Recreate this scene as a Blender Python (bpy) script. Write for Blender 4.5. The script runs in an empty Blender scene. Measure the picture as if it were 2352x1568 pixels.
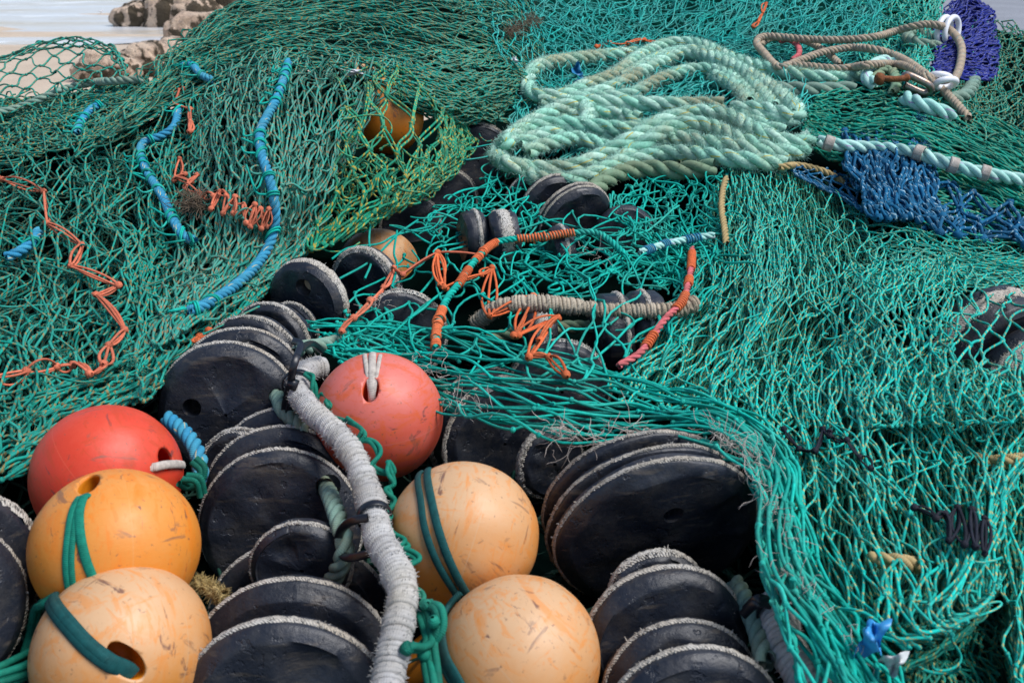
import bpy, math, random
import numpy as np
from mathutils import Vector, Matrix

RNG = np.random.default_rng(7)
random.seed(7)
scene = bpy.context.scene
COL = scene.collection

# ------------------------------------------------------------------ camera
F_PX, CX, CY = 2287.0, 1176.0, 784.0          # photo measured on a 2352 x 1568 sheet
PITCH = math.radians(21.5)
CAM = np.array([0.0, 0.0, 0.9])
FWD = np.array([0.0, math.cos(PITCH), -math.sin(PITCH)])
RIGHT = np.array([1.0, 0.0, 0.0])
UP = np.array([0.0, math.sin(PITCH), math.cos(PITCH)])

def at(px, py, Z):
    px, py, Z = np.broadcast_arrays(np.asarray(px, float), np.asarray(py, float), np.asarray(Z, float))
    d = FWD + ((px - CX) / F_PX)[..., None] * RIGHT + ((CY - py) / F_PX)[..., None] * UP
    return CAM + Z[..., None] * d

def on_plane(px, py, z):
    d = FWD + (px - CX) / F_PX * RIGHT + (CY - py) / F_PX * UP
    return CAM + d * ((z - CAM[2]) / d[2])

# measured depths of the heap (picture point -> distance), interpolated smoothly
HEAP = np.array([
 (-60,1640,1.05),(300,1640,1.02),(0,1090,1.36),(0,900,1.55),(0,700,1.8),(0,480,2.2),(0,330,2.7),(0,200,3.2),(0,100,3.5),
 (330,900,1.62),(250,700,1.8),(300,500,2.1),(450,700,1.85),(600,560,2.12),(690,580,2.15),(480,620,1.98),
 (400,350,2.4),(420,200,2.8),(550,30,3.3),(650,150,2.7),(650,400,2.25),(840,160,2.75),(850,420,2.4),
 (1000,250,2.75),(1060,300,2.85),(800,60,3.2),(1100,60,3.4),(1150,250,3.15),
 (750,750,1.85),(900,850,1.7),(1000,580,2.2),(1200,480,2.5),(1200,700,1.95),(1400,550,2.25),(1500,400,2.7),(1600,560,2.3),
 (1450,850,1.7),(1600,700,1.95),(1250,930,1.5),(1700,1000,1.42),(1800,1250,1.22),(1900,1640,1.02),
 (1650,420,2.55),(1900,480,2.5),(2200,520,2.4),(2400,560,2.35),(1700,650,2.0),(2000,650,2.0),(2400,700,2.0),(1800,850,1.7),
 (2100,900,1.65),(2400,900,1.65),(2000,1100,1.42),(2400,1150,1.38),(2100,1350,1.26),(2400,1400,1.22),(2250,1640,1.1),
 (1200,330,2.95),(1500,250,3.1),(1850,250,2.95),(1300,120,3.6),(1500,0,4.3),(1900,0,4.2),(1900,110,3.6),(2100,30,4.0),(2400,60,4.0),
 (2400,300,3.0),(2100,250,2.95),(2000,350,2.75),(2200,400,2.65)], float)
_hp = HEAP[:, :2] / 1000.0
_dm = np.sqrt(((_hp[:, None] - _hp[None]) ** 2).sum(-1) + 0.01)
_A = np.block([[_dm, np.ones((len(_hp), 1))], [np.ones((1, len(_hp))), np.zeros((1, 1))]])
_w = np.linalg.solve(_A + 1e-6 * np.eye(len(_hp) + 1), np.append(np.log(HEAP[:, 2]), 0))
def depth(px, py):
    px, py = np.broadcast_arrays(np.asarray(px, float), np.asarray(py, float))
    q = np.stack([px.ravel(), py.ravel()], 1) / 1000.0
    out = np.empty(len(q))
    for a in range(0, len(q), 20000):
        d = np.sqrt(((q[a:a + 20000, None] - _hp[None]) ** 2).sum(-1) + 0.01)
        out[a:a + 20000] = d @ _w[:-1] + _w[-1]
    return np.exp(out).reshape(px.shape)

class Wave:
    """smooth random field: a sum of sines"""
    def __init__(s, seed, freq, nd=2, m=14):
        r = np.random.default_rng(seed)
        s.k = r.normal(size=(m, nd)) * np.asarray(freq) * 2.2
        s.p = r.uniform(0, 6.283, m); s.m = m
    def __call__(s, *c):
        c = np.stack(np.broadcast_arrays(*[np.asarray(x, float) for x in c]), -1)
        return np.sin(c @ s.k.T + s.p).sum(-1) / math.sqrt(s.m / 2)

def cr_weights(t, n):
    t = np.asarray(t, float)
    W = np.zeros((len(t), n))
    if n == 2:
        W[:, 0] = 1 - t; W[:, 1] = t; return W
    x = np.clip(t, -0.05, 1.05) * (n - 1)
    i = np.clip(np.floor(x).astype(int), 0, n - 2); f = x - i
    w = [-.5*f + f**2 - .5*f**3, 1 - 2.5*f**2 + 1.5*f**3, .5*f + 2*f**2 - 1.5*f**3, -.5*f**2 + .5*f**3]
    r = np.arange(len(t))
    for k in range(4):
        j = i + k - 1
        lo, hi = j < 0, j > n - 1
        ok = ~lo & ~hi
        np.add.at(W, (r[ok], j[ok]), w[k][ok])
        np.add.at(W, (r[lo], 0), 2 * w[k][lo]); np.add.at(W, (r[lo], 1), -w[k][lo])
        np.add.at(W, (r[hi], n - 1), 2 * w[k][hi]); np.add.at(W, (r[hi], n - 2), -w[k][hi])
    return W

def curve(pts, n):
    """n points evenly spaced along a smooth curve through pts"""
    P = np.asarray(pts, float)
    c = cr_weights(np.linspace(0, 1, max(400, 3 * n)), len(P)) @ P
    s = np.append(0, np.cumsum(np.linalg.norm(np.diff(c[:, :min(3, c.shape[1])], axis=0), axis=1)))
    q = np.linspace(0, s[-1], n)
    return np.stack([np.interp(q, s, c[:, k]) for k in range(c.shape[1])], 1)

def surf_depth(px, py, patches, reach=16):
    """distance of the nearest net surface lying under each picture point"""
    px, py = np.asarray(px, float), np.asarray(py, float); Z = depth(px, py)
    for pt in patches:
        if not hasattr(pt, 'cloud'):
            uu, vv = np.meshgrid(np.linspace(0, 1, 80), np.linspace(0, 1, 80)); d = pt(uu, vv, .012).reshape(-1, 3) - CAM; zf = d @ FWD
            pt.cloud = np.stack([CX + F_PX * (d @ RIGHT) / zf, CY - F_PX * (d @ UP) / zf, zf], 1)
        c = pt.cloud
        for i in range(len(px)):
            k = (np.abs(c[:, 0] - px[i]) < reach) & (np.abs(c[:, 1] - py[i]) < reach)
            if k.any(): Z[i] = min(Z[i], np.percentile(c[k, 2], 25))
    if len(Z) > 8:
        w = np.ones(5) / 5; Z = np.convolve(np.pad(Z, 2, mode='edge'), w, 'valid')
    return Z

def ppath(pts, n, lift=0.0, patches=()):
    """picture points (px, py[, lift]) laid on the heap -> world path"""
    P = np.array([(p[0], p[1], (p[2] if len(p) > 2 else 0.0)) for p in pts], float)
    c = curve(P * [1, 1, 300], n) / [1, 1, 300]
    w = at(c[:, 0], c[:, 1], surf_depth(c[:, 0], c[:, 1], patches) - lift - c[:, 2])
    return curve(w, n)

def zpath(pts, n):
    """picture points (px, py, Z) -> world path"""
    P = np.array(pts, float)
    return curve(at(P[:, 0], P[:, 1], P[:, 2]), n)

def unit(a):
    return a / np.maximum(np.linalg.norm(a, axis=-1, keepdims=True), 1e-9)

def frames(P):
    """P (N,K,3) -> tangent, normal, binormal by parallel transport"""
    T = unit(np.gradient(P, axis=1))
    ref = np.where(np.abs(T[:, :1, 2:3]) < 0.9, np.array([0, 0, 1.0]), np.array([1.0, 0, 0]))
    n = unit(np.cross(T[:, 0], ref[:, 0]))
    Ns = [n]
    for k in range(1, P.shape[1]):
        t = T[:, k]
        n = unit(n - (n * t).sum(-1, keepdims=True) * t)
        Ns.append(n)
    N = np.stack(Ns, 1)
    return T, N, np.cross(T, N)

class Geo:
    """collects faces, becomes ONE mesh object"""
    def __init__(s):
        s.v, s.q, s.t, s.r, s.a, s.tri, s.tv, s.tr = [], [], [], [], [], [], [], []
        s.n = 0
    def raw(s, v, q, t=None, r=None, a=None):
        v = np.asarray(v, float).reshape(-1, 3)
        m = len(v); q = np.asarray(q, int)
        s.v.append(v); (s.q if q.shape[1] == 4 else s.tri).append(q + s.n)
        s.t.append(np.zeros(m) if t is None else np.broadcast_to(t, m))
        s.r.append(np.zeros(m) if r is None else np.broadcast_to(r, m))
        s.a.append(np.zeros(m) if a is None else np.broadcast_to(a, m))
        s.n += m
    def tubes(s, P, rad, S=5, rnd=None, t0=None, flat=1.0, normal=None, taper=False):
        P = np.asarray(P, float)
        if P.ndim == 2: P = P[None]
        N, K = P.shape[:2]
        T, U, V = frames(P)
        if normal is not None:
            V = unit(normal - (normal * T).sum(-1, keepdims=True) * T); U = np.cross(V, T)
        R = np.broadcast_to(np.asarray(rad, float), (N, K)).copy() if np.ndim(rad) != 1 or N == 1 else np.broadcast_to(np.asarray(rad)[:, None], (N, K)).copy()
        if taper: R[:, 0] *= .25; R[:, -1] *= .25
        an = np.arange(S) / S * 2 * math.pi
        ring = (np.cos(an)[None, None, :, None] * U[:, :, None] + flat * np.sin(an)[None, None, :, None] * V[:, :, None])
        v = P[:, :, None] + R[:, :, None, None] * ring
        L = np.concatenate([np.zeros((N, 1)), np.cumsum(np.linalg.norm(np.diff(P, axis=1), axis=-1), 1)], 1)
        if t0 is not None: L = L + np.asarray(t0)[:, None]
        idx = np.arange(N * K * S).reshape(N, K, S)
        a_, b_ = idx[:, :-1], idx[:, 1:]
        q = np.stack([a_, np.roll(a_, -1, 2), np.roll(b_, -1, 2), b_], -1).reshape(-1, 4)
        rn = np.zeros(N) if rnd is None else np.broadcast_to(rnd, N)
        s.raw(v, q, np.broadcast_to(L[:, :, None], (N, K, S)).ravel(), np.broadcast_to(np.asarray(rn)[:, None, None], (N, K, S)).ravel(),
              np.broadcast_to(an / 6.2832, (N, K, S)).ravel())
    def grid(s, V, r=0.0, close_u=False):
        R, C = V.shape[:2]
        idx = np.arange(R * C).reshape(R, C)
        if close_u:
            nx = np.roll(idx, -1, 1); q = np.stack([idx[:-1], nx[:-1], nx[1:], idx[1:]], -1)
        else:
            q = np.stack([idx[:-1, :-1], idx[:-1, 1:], idx[1:, 1:], idx[1:, :-1]], -1)
        s.raw(V, q.reshape(-1, 4), r=r)
    def box(s, c, size, rot=None):
        h = np.array(size) / 2
        v = np.array([(x, y, z) for x in (-1, 1) for y in (-1, 1) for z in (-1, 1)]) * h
        if rot is not None: v = v @ np.array(rot).T
        s.raw(v + c, [(0,1,3,2),(4,6,7,5),(0,4,5,1),(2,3,7,6),(0,2,6,4),(1,5,7,3)])
    def mesh(s, name, mat, origin, smooth=True):
        v = np.concatenate(s.v) - origin
        me = bpy.data.meshes.new(name)
        me.vertices.add(len(v)); me.vertices.foreach_set('co', v.astype(np.float32).ravel())
        q = np.concatenate(s.q) if s.q else np.zeros((0, 4), int)
        tr = np.concatenate(s.tri) if s.tri else np.zeros((0, 3), int)
        nl = q.size + tr.size
        me.loops.add(nl); me.loops.foreach_set('vertex_index', np.concatenate([q.ravel(), tr.ravel()]).astype(np.int32))
        nf = len(q) + len(tr)
        me.polygons.add(nf)
        ls = np.concatenate([np.arange(len(q)) * 4, q.size + np.arange(len(tr)) * 3])
        me.polygons.foreach_set('loop_start', ls.astype(np.int32))
        me.update(calc_edges=True)
        for nm, dat in (('t', s.t), ('rnd', s.r), ('ang', s.a)):
            at_ = me.attributes.new(nm, 'FLOAT', 'POINT')
            at_.data.foreach_set('value', np.concatenate(dat).astype(np.float32))
        if smooth: me.polygons.foreach_set('use_smooth', np.ones(nf, bool))
        me.validate()
        if mat: me.materials.append(mat)
        return me

def empty(name, loc, label, cat, group=None):
    o = bpy.data.objects.new(name, None); COL.objects.link(o)
    o.location = Vector(loc); o.empty_display_size = 0.05
    return tag(o, label, cat, group)
def tag(o, label=None, cat=None, group=None, kind=None):
    if label: o['label'] = label
    if cat: o['category'] = cat
    if group: o['group'] = group
    if kind: o['kind'] = kind
    return o
def part(name, geo, mat, parent=None, origin=None, smooth=True):
    """one mesh object; geometry given in world coordinates"""
    allv = np.concatenate(geo.v)
    if origin is None:
        origin = np.array(world_of(parent)) if parent else np.array([*allv[:, :2].mean(0), allv[:, 2].min()])
    origin = np.asarray(origin, float)
    o = bpy.data.objects.new(name, geo.mesh(name, mat, origin, smooth)); COL.objects.link(o)
    if parent:
        o.parent = parent; o.location = Vector(origin - np.array(world_of(parent)))
    else: o.location = Vector(origin)
    return o
def world_of(o):
    p = Vector((0, 0, 0))
    while o: p += o.location; o = o.parent
    return p

# ------------------------------------------------------------------ materials
def new_mat(name):
    m = bpy.data.materials.new(name); m.use_nodes = True
    nt = m.node_tree; b = nt.nodes['Principled BSDF']
    return m, nt, b
class NB:
    """terse node building"""
    def __init__(s, nt): s.nt = nt
    def n(s, typ, **kw):
        o = s.nt.nodes.new(typ)
        for k, v in kw.items(): setattr(o, k, v)
        return o
    def link(s, a, b): s.nt.links.new(a, b)
    def attr(s, nm): return s.n('ShaderNodeAttribute', attribute_name=nm).outputs['Fac']
    def math(s, op, a, b=None, clamp=False):
        o = s.n('ShaderNodeMath', operation=op, use_clamp=clamp)
        for i, x in enumerate((a, b)):
            if x is None: continue
            if isinstance(x, (int, float)): o.inputs[i].default_value = x
            else: s.link(x, o.inputs[i])
        return o.outputs[0]
    def mix(s, f, a, b, mode='MIX'):
        o = s.n('ShaderNodeMix', data_type='RGBA', blend_type=mode)
        for i, x in ((0, f), (6, a), (7, b)):
            if isinstance(x, (int, float)): o.inputs[i].default_value = x
            elif isinstance(x, tuple): o.inputs[i].default_value = (*x, 1)
            else: s.link(x, o.inputs[i])
        return o.outputs[2]
    def noise(s, vec, scale, detail=3, rough=.55, dist=0.0):
        o = s.n('ShaderNodeTexNoise'); o.inputs['Scale'].default_value = scale
        o.inputs['Detail'].default_value = detail; o.inputs['Roughness'].default_value = rough; o.inputs['Distortion'].default_value = dist
        if vec is not None: s.link(vec, o.inputs['Vector'])
        return o.outputs['Fac']
    def ramp(s, f, lo, hi):
        o = s.n('ShaderNodeMapRange'); o.inputs['From Min'].default_value = lo; o.inputs['From Max'].default_value = hi
        s.link(f, o.inputs['Value']); return o.outputs[0]
    def obj(s): return s.n('ShaderNodeTexCoord').outputs['Object']
    def mapv(s, vec, scale):
        o = s.n('ShaderNodeMapping'); o.inputs['Scale'].default_value = scale; s.link(vec, o.inputs['Vector']); return o.outputs[0]
    def bump(s, h, strength, dist, b):
        o = s.n('ShaderNodeBump'); o.inputs['Strength'].default_value = strength; o.inputs['Distance'].default_value = dist
        s.link(h, o.inputs['Height']); s.link(o.outputs[0], b.inputs['Normal'])

def cord_mat(name, base, alt, dirt=(.22,.19,.14), dirt_amt=.5, fleck=None, fleck_amt=.3, freq=40, rough=.72, dark=.62, patch=None, vari=1.3):
    m, nt, b = new_mat(name); N = NB(nt)
    rnd, t, ang = N.attr('rnd'), N.attr('t'), N.attr('ang')
    c = N.mix(rnd, base, alt)
    oc = N.obj()
    if fleck:
        f = N.math('FRACT', N.math('ADD', N.math('MULTIPLY', t, freq), ang))
        f = N.math('LESS_THAN', f, fleck_amt)
        side = N.math('GREATER_THAN', N.math('FRACT', N.math('ADD', N.math('MULTIPLY', t, freq * .37), N.math('MULTIPLY', rnd, 7.0))), .35)
        c = N.mix(N.math('MULTIPLY', f, side), c, fleck)
    if patch:
        c = N.mix(N.ramp(N.noise(oc, 2.6, 3), .55, .68), c, patch)
    d = N.ramp(N.noise(oc, 9, 5, .65), .47, .75)
    c = N.mix(N.math('MULTIPLY', d, dirt_amt), c, dirt)
    v = N.math('ADD', N.math('MULTIPLY', N.noise(oc, 130, 4, .7), vari), 1 - vari / 2)
    sh = N.math('ADD', N.math('MULTIPLY', N.math('FRACT', N.math('MULTIPLY', rnd, 13.7)), 1 - dark), dark)
    c = N.mix(1.0, c, N.n('ShaderNodeCombineColor').outputs[0], 'MULTIPLY') if False else c
    vm = N.n('ShaderNodeVectorMath', operation='SCALE'); N.link(c, vm.inputs[0]); N.link(N.math('MULTIPLY', v, sh), vm.inputs['Scale'])
    N.link(vm.outputs[0], b.inputs['Base Color'])
    b.inputs['Roughness'].default_value = rough
    b.inputs['Specular IOR Level'].default_value = .22
    st = N.math('SINE', N.math('ADD', N.math('MULTIPLY', t, 2600), N.math('MULTIPLY', ang, 12.566)))
    N.bump(st, .35, .0006, b)
    return m

def plain_mat(name, col, rough=.6, metal=0.0, var=.25, scale=30, spec=.5, bump=0.0, col2=None, lo=.4, hi=.65):
    m, nt, b = new_mat(name); N = NB(nt); oc = N.obj()
    n = N.noise(oc, scale, 5, .6)
    c = N.mix(N.ramp(n, lo, hi), col, col2 if col2 else tuple(x * (1 - var) for x in col))
    N.link(c, b.inputs['Base Color'])
    b.inputs['Roughness'].default_value = rough; b.inputs['Metallic'].default_value = metal
    b.inputs['Specular IOR Level'].default_value = spec
    if bump: N.bump(n, bump, .004, b)
    return m
SKY_STRENGTH, SUN_STRENGTH = .135, 4.0
# ------------------------------------------------------------------ light, world, camera
cd = bpy.data.cameras.new('camera'); cam = bpy.data.objects.new('camera', cd); COL.objects.link(cam)
cam.location = CAM; cam.rotation_euler = (math.pi / 2 - PITCH, 0, 0)
cd.sensor_width = 36; cd.lens = F_PX * 36 / 2352; cd.clip_start = .05; cd.clip_end = 5000
cd.dof.use_dof = True; cd.dof.focus_distance = 2.1; cd.dof.aperture_fstop = 9.0
scene.camera = cam
SUN_EL, SUN_AZ = 58, 105          # azimuth measured from +Y towards +X
w = bpy.data.worlds.new('World'); scene.world = w; w.use_nodes = True
nt = w.node_tree; bg = nt.nodes['Background']; sky = nt.nodes.new('ShaderNodeTexSky')
sky.sky_type = 'NISHITA'; sky.sun_disc = False; sky.sun_elevation = math.radians(SUN_EL); sky.sun_rotation = math.radians(SUN_AZ)
sky.air_density = 1.0; sky.dust_density = 1.0; sky.ozone_density = 2.0
nt.links.new(sky.outputs[0], bg.inputs[0]); bg.inputs[1].default_value = SKY_STRENGTH
sl = bpy.data.lights.new('sun', 'SUN'); sun = bpy.data.objects.new('sun', sl); COL.objects.link(sun)
sl.energy = SUN_STRENGTH; sl.angle = math.radians(32); sl.color = (1, .98, .96)
el, az = math.radians(SUN_EL), math.radians(SUN_AZ)
sdir = Vector((math.cos(el) * math.sin(az), math.cos(el) * math.cos(az), math.sin(el)))
sun.rotation_euler = (-sdir).to_track_quat('-Z', 'Y').to_euler(); sun.location = (0, 0, 20)
scene.view_settings.view_transform = 'Standard'; scene.view_settings.look = 'None'; scene.view_settings.exposure = 0
scene.cycles.max_bounces = 6; scene.cycles.diffuse_bounces = 3; scene.cycles.glossy_bounces = 3; scene.cycles.transmission_bounces = 2
scene.cycles.use_denoising = True
scene.cycles.denoising_prefilter = 'ACCURATE'

# ------------------------------------------------------------------ beach, sea, rocks
SEA = -2.9
m, nt, b = new_mat('sand'); N = NB(nt); oc = N.obj()
c = N.mix(N.ramp(N.noise(oc, .35, 6, .6), .35, .7), (.56, .45, .34), (.46, .365, .27))
c = N.mix(N.ramp(N.noise(oc, 9, 6, .7), .55, .75), c, (.30, .24, .18))
N.link(c, b.inputs['Base Color']); b.inputs['Roughness'].default_value = .85
N.bump(N.noise(oc, 14, 6), .5, .03, b); M_sand = m
m, nt, b = new_mat('wet_sheet'); N = NB(nt); oc = N.obj()
mv = N.mapv(oc, (.10, .22, 1))
c = N.mix(N.ramp(N.noise(mv, .9, 6, .6), .36, .66), (.66, .68, .71), (.55, .47, .36))
c = N.mix(N.ramp(N.noise(N.mapv(oc, (.16, .45, 1)), 1.0, 6, .68), .56, .62), c, (.86, .87, .88))
N.link(c, b.inputs['Base Color']); b.inputs['Roughness'].default_value = .22
N.bump(N.noise(N.mapv(oc, (.5, 2.2, 1)), 1.6, 4), .6, .15, b); M_water = m
g = Geo(); n = 60
xs = np.linspace(-1, 1, n); xs = np.sign(xs) * np.abs(xs) ** 3 * 2500
ys = np.append(np.linspace(-20, 120, 80), np.geomspace(130, 4000, 20))
X, Y = np.meshgrid(xs, ys)
wv = Wave(3, .12)
g.grid(np.stack([X, Y, SEA + .06 * wv(X, Y) * (Y < 120) - .02 * np.clip(Y - 42, 0, 60) / 10], -1))
tag(part('sand', g, M_sand, origin=(0, 0, SEA)), kind='structure')
g = Geo()
xs = np.linspace(-120, 120, 160); xs = np.append(np.append(-2500, xs), 2500)
sh = 44.5 + 1.2 * Wave(5, .08, 1)(xs) + .6 * Wave(6, .3, 1)(xs)
tt = np.append(0, np.geomspace(.02, 1, 30))
V = np.stack([np.broadcast_to(xs[None], (31, len(xs))), sh[None] + tt[:, None] * 3900, np.full((31, len(xs)), SEA + .02)], -1)
g.grid(V); tag(part('water', g, M_water, origin=(0, 0, SEA)), kind='structure')
# sand bars showing through the shallow water
for k, (px, py, wx, wy) in enumerate([(385, 30, 9, 2.4), (150, 78, 6, .9)]):
    c0 = on_plane(px, py, SEA + .1)
    g = Geo(); a = np.linspace(0, 6.2832, 60, endpoint=False); rr = np.linspace(0, 1, 8)
    ed = 1 + .18 * Wave(31 + k, .9, 2)(np.cos(a), np.sin(a))
    Vx = c0[0] + wx * rr[:, None] * (ed * np.cos(a))[None]; Vy = c0[1] + wy * rr[:, None] * (ed * np.sin(a))[None]
    g.grid(np.stack([Vx, Vy, SEA + .10 - .1 * rr[:, None] ** 2 + 0 * Vx], -1), close_u=True)
    tag(part('sand_bar', g, M_sand), kind='structure')

m, nt, b = new_mat('rock'); N = NB(nt); oc = N.obj()
c = N.mix(N.ramp(N.noise(oc, 1.3, 6, .62), .38, .66), (.84, .64, .47), (.62, .44, .32))
c = N.mix(N.ramp(N.noise(oc, 7, 5), .55, .7), c, (.30, .22, .18))
weed = N.ramp(N.noise(oc, .85, 5, .62, .4), .475, .51)
c = N.mix(weed, c, N.mix(N.noise(oc, 14, 4), (.030, .022, .012), (.12, .085, .045)))
N.link(c, b.inputs['Base Color']); b.inputs['Roughness'].default_value = .8
N.bump(N.noise(oc, 6, 8, .7), 1.0, .25, b); M_rock = m
import bmesh
def rock(px, py, width_px, h_ratio, label, seed):
    p = on_plane(px, py, SEA)
    Zc = np.dot(p - CAM, FWD); R = width_px / F_PX * Zc / 2
    bm = bmesh.new(); bmesh.ops.create_icosphere(bm, subdivisions=5, radius=1)
    v = np.array([x.co[:] for x in bm.verts]); f = np.array([[y.index for y in x.verts] for x in bm.faces]); bm.free()
    w1, w2, w3 = Wave(seed, .9, 3), Wave(seed + 1, 2.4, 3), Wave(seed + 2, 6, 3)
    d = 1 + .16 * w1(*v.T) + .07 * np.abs(w2(*v.T)) + .02 * w3(*v.T)
    v = v * d[:, None]; v = np.sign(v) * np.abs(v) ** .85
    v = v * np.array([R, R * .8, R * h_ratio]) 
    g = Geo(); g.raw(v + p + np.array([0, 0, R * h_ratio * .45]), f)
    tag(part('rock', g, M_rock, origin=p), label, 'rock', 'boulders along the edge of the beach')
rock(318, 60, 118, .66, 'dark weedy boulder on the wet sand nearest the gull', 11)
rock(388, 60, 130, .84, 'boulder with a pale pink face right of the weedy boulder', 21)
rock(452, 62, 130, .80, 'weed topped boulder left of the large pale boulder', 81)
rock(520, 58, 150, .95, 'large pale boulder with dark weed beneath the top edge of the photo', 31)
rock(610, 45, 170, .9, 'pale boulder farthest right, half hidden behind the net crest', 71)
rock(470, 118, 150, .80, 'dark boulder at the foot of the group, just above the net slope', 41)
rock(345, 168, 135, .62, 'low pale boulder topped by weed right of the arched net', 51)
rock(250, 182, 120, .62, 'low dark boulder seen through the meshes of the arched net', 61)
rock(415, 150, 110, .62, 'small pale rock between the low boulder and the net slope', 101)

# gull standing in the shallows: one continuous body, folded wings, two legs
p = on_plane(232, 31, SEA + .09); s = .62
sp = np.array([(-.30,.14),(-.2,.165),(-.1,.18),(0,.19),(.1,.215),(.16,.26),(.19,.31),(.225,.325),(.262,.318),(.30,.305)]) * s
rr = np.array([.008,.03,.06,.078,.07,.045,.038,.04,.026,.006]) * s
bx = curve(np.stack([sp[:, 0], 0 * sp[:, 0], sp[:, 1], rr * 1.0], 1), 40)
g = Geo(); P = np.stack([bx[:, 0], bx[:, 1], bx[:, 2]], 1)
g.tubes(P + p, bx[:, 3][None], 14)
gull = empty('seagull', p, 'white gull standing in the shallow water far out on the beach', 'seagull')
part('body', g, plain_mat('gull_white', (.92, .92, .92), .7), gull)
for sgn in (-1, 1):
    g = Geo(); q = curve([(.10, sgn*.06, .225), (-.05, sgn*.078, .205), (-.2, sgn*.05, .175), (-.34, sgn*.02, .15)], 16) * s
    g.tubes(q + p, (np.interp(np.linspace(0,1,16), [0,.3,1], [.02,.045,.006]) * s)[None], 8, flat=.4)
    part('wing', g, plain_mat('gull_grey', (.75, .77, .80), .7), gull)
    g = Geo(); g.tubes(curve([(.0, sgn*.03, .13), (.005, sgn*.03, .06), (.0, sgn*.03, -.02)], 6) * s + p, .007 * s, 6)
    part('leg', g, plain_mat('gull_leg', (.6, .4, .2), .6), gull)

# quay under the heap: a deep slab with a real edge down to the beach
m, nt, b = new_mat('concrete'); N = NB(nt); oc = N.obj()
c = N.mix(N.ramp(N.noise(oc, 1.1, 6), .35, .7), (.27, .28, .31), (.20, .21, .235))
c = N.mix(N.ramp(N.noise(oc, 30, 4), .5, .8), c, (.12, .12, .125))
N.link(c, b.inputs['Base Color']); b.inputs['Roughness'].default_value = .8; N.bump(N.noise(oc, 60, 5), .4, .004, b); M_conc = m
poly = [(-9, 2.0), (-2.6, 3.2), (-1.0, 4.6), (-.2, 6.2), (2.2, 40), (60, 60), (60, -6), (-9, -6)]
g = Geo(); k = len(poly)
top = np.array([(x, y, 0) for x, y in poly]); bot = np.array([(x, y, SEA - .5) for x, y in poly])
bm = bmesh.new(); vs = [bm.verts.new(v) for v in top]; bm.faces.new(vs); bmesh.ops.triangulate(bm, faces=bm.faces[:]); bm.verts.index_update()
g.raw(top, [[v.index for v in f.verts] for f in bm.faces]); bm.free()
g.raw(np.concatenate([top, bot]), [(i, (i + 1) % k, k + (i + 1) % k, k + i) for i in range(k)])
tag(part('quay_ground', g, M_conc, origin=(0, 0, 0), smooth=False), kind='structure')

# weathered timber pallet on the quay behind the nets
M_wood = plain_mat('old_wood', (.34, .24, .19), .85, scale=14, col2=(.20, .14, .115), bump=.5)
p = at(1370, 28, 5.6); p = np.array([p[0], p[1], 0])
pal = empty('timber_pallet', p, 'weathered timber pallet on its edge behind the fine teal netting', 'pallet')
for k in range(7):
    g = Geo(); g.box(p + [0, 0, .10 + k * .125], (1.15, .022, .098)); part('plank', g, M_wood, pal, smooth=False)
for k in (-.5, 0, .5):
    g = Geo(); g.box(p + [k, .06, .48], (.09, .09, .95)); part('bearer', g, M_wood, pal, smooth=False)
# ------------------------------------------------------------------ floats
def float_mat(name, base, pale, deep, scuff, pale_amt):
    m, nt, b = new_mat(name); N = NB(nt); oc = N.obj()
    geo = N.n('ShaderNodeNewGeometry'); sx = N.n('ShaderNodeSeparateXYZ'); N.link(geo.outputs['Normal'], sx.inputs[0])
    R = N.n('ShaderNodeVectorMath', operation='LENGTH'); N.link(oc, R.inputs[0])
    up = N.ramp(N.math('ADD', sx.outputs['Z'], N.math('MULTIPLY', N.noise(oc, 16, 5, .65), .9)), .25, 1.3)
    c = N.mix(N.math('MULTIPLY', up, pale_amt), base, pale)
    c = N.mix(N.math('MULTIPLY', N.ramp(N.noise(oc, 13, 6, .7), .45, .68), .5), c, pale)
    for sc, lo, hi, col, k in (((46, 12, 20), .53, .62, scuff, .6), ((16, 60, 26), .56, .63, scuff, .55), ((120, 30, 50), .57, .63, scuff, .55), ((70, 14, 40), .63, .69, (.10, .045, .045), .75), ((11, 42, 14), .64, .70, (.16, .085, .06), .65), ((7, 10, 30), .66, .70, (.10, .05, .05), .8)):
        c = N.mix(N.math('MULTIPLY', N.ramp(N.noise(N.mapv(oc, sc), 1.0, 5, .62, .8), lo, hi), k), c, col)
    pits = N.ramp(N.noise(oc, 150, 3), .64, .74)
    c = N.mix(N.math('MULTIPLY', pits, .7), c, (.16, .08, .05))
    sz = N.n('ShaderNodeSeparateXYZ'); N.link(oc, sz.inputs[0])
    seam = N.math('LESS_THAN', N.math('ABSOLUTE', sz.outputs['X']), .0009)
    c = N.mix(N.math('MULTIPLY', seam, .45), c, pale)
    ins = N.math('LESS_THAN', R.outputs['Value'], .0935)
    c = N.mix(ins, c, deep)
    N.link(c, b.inputs['Base Color'])
    N.link(N.math('ADD', N.math('MULTIPLY', N.noise(oc, 40, 4), .35), .30), b.inputs['Roughness'])
    b.inputs['Specular IOR Level'].default_value = .42
    b.inputs['Subsurface Weight'].default_value = 0.0
    h = N.math('ADD', N.noise(N.mapv(oc, (40, 90, 60)), 1.0, 6, .7), N.math('MULTIPLY', seam, .6))
    N.bump(h, .22, .0022, b)
    return m
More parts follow.
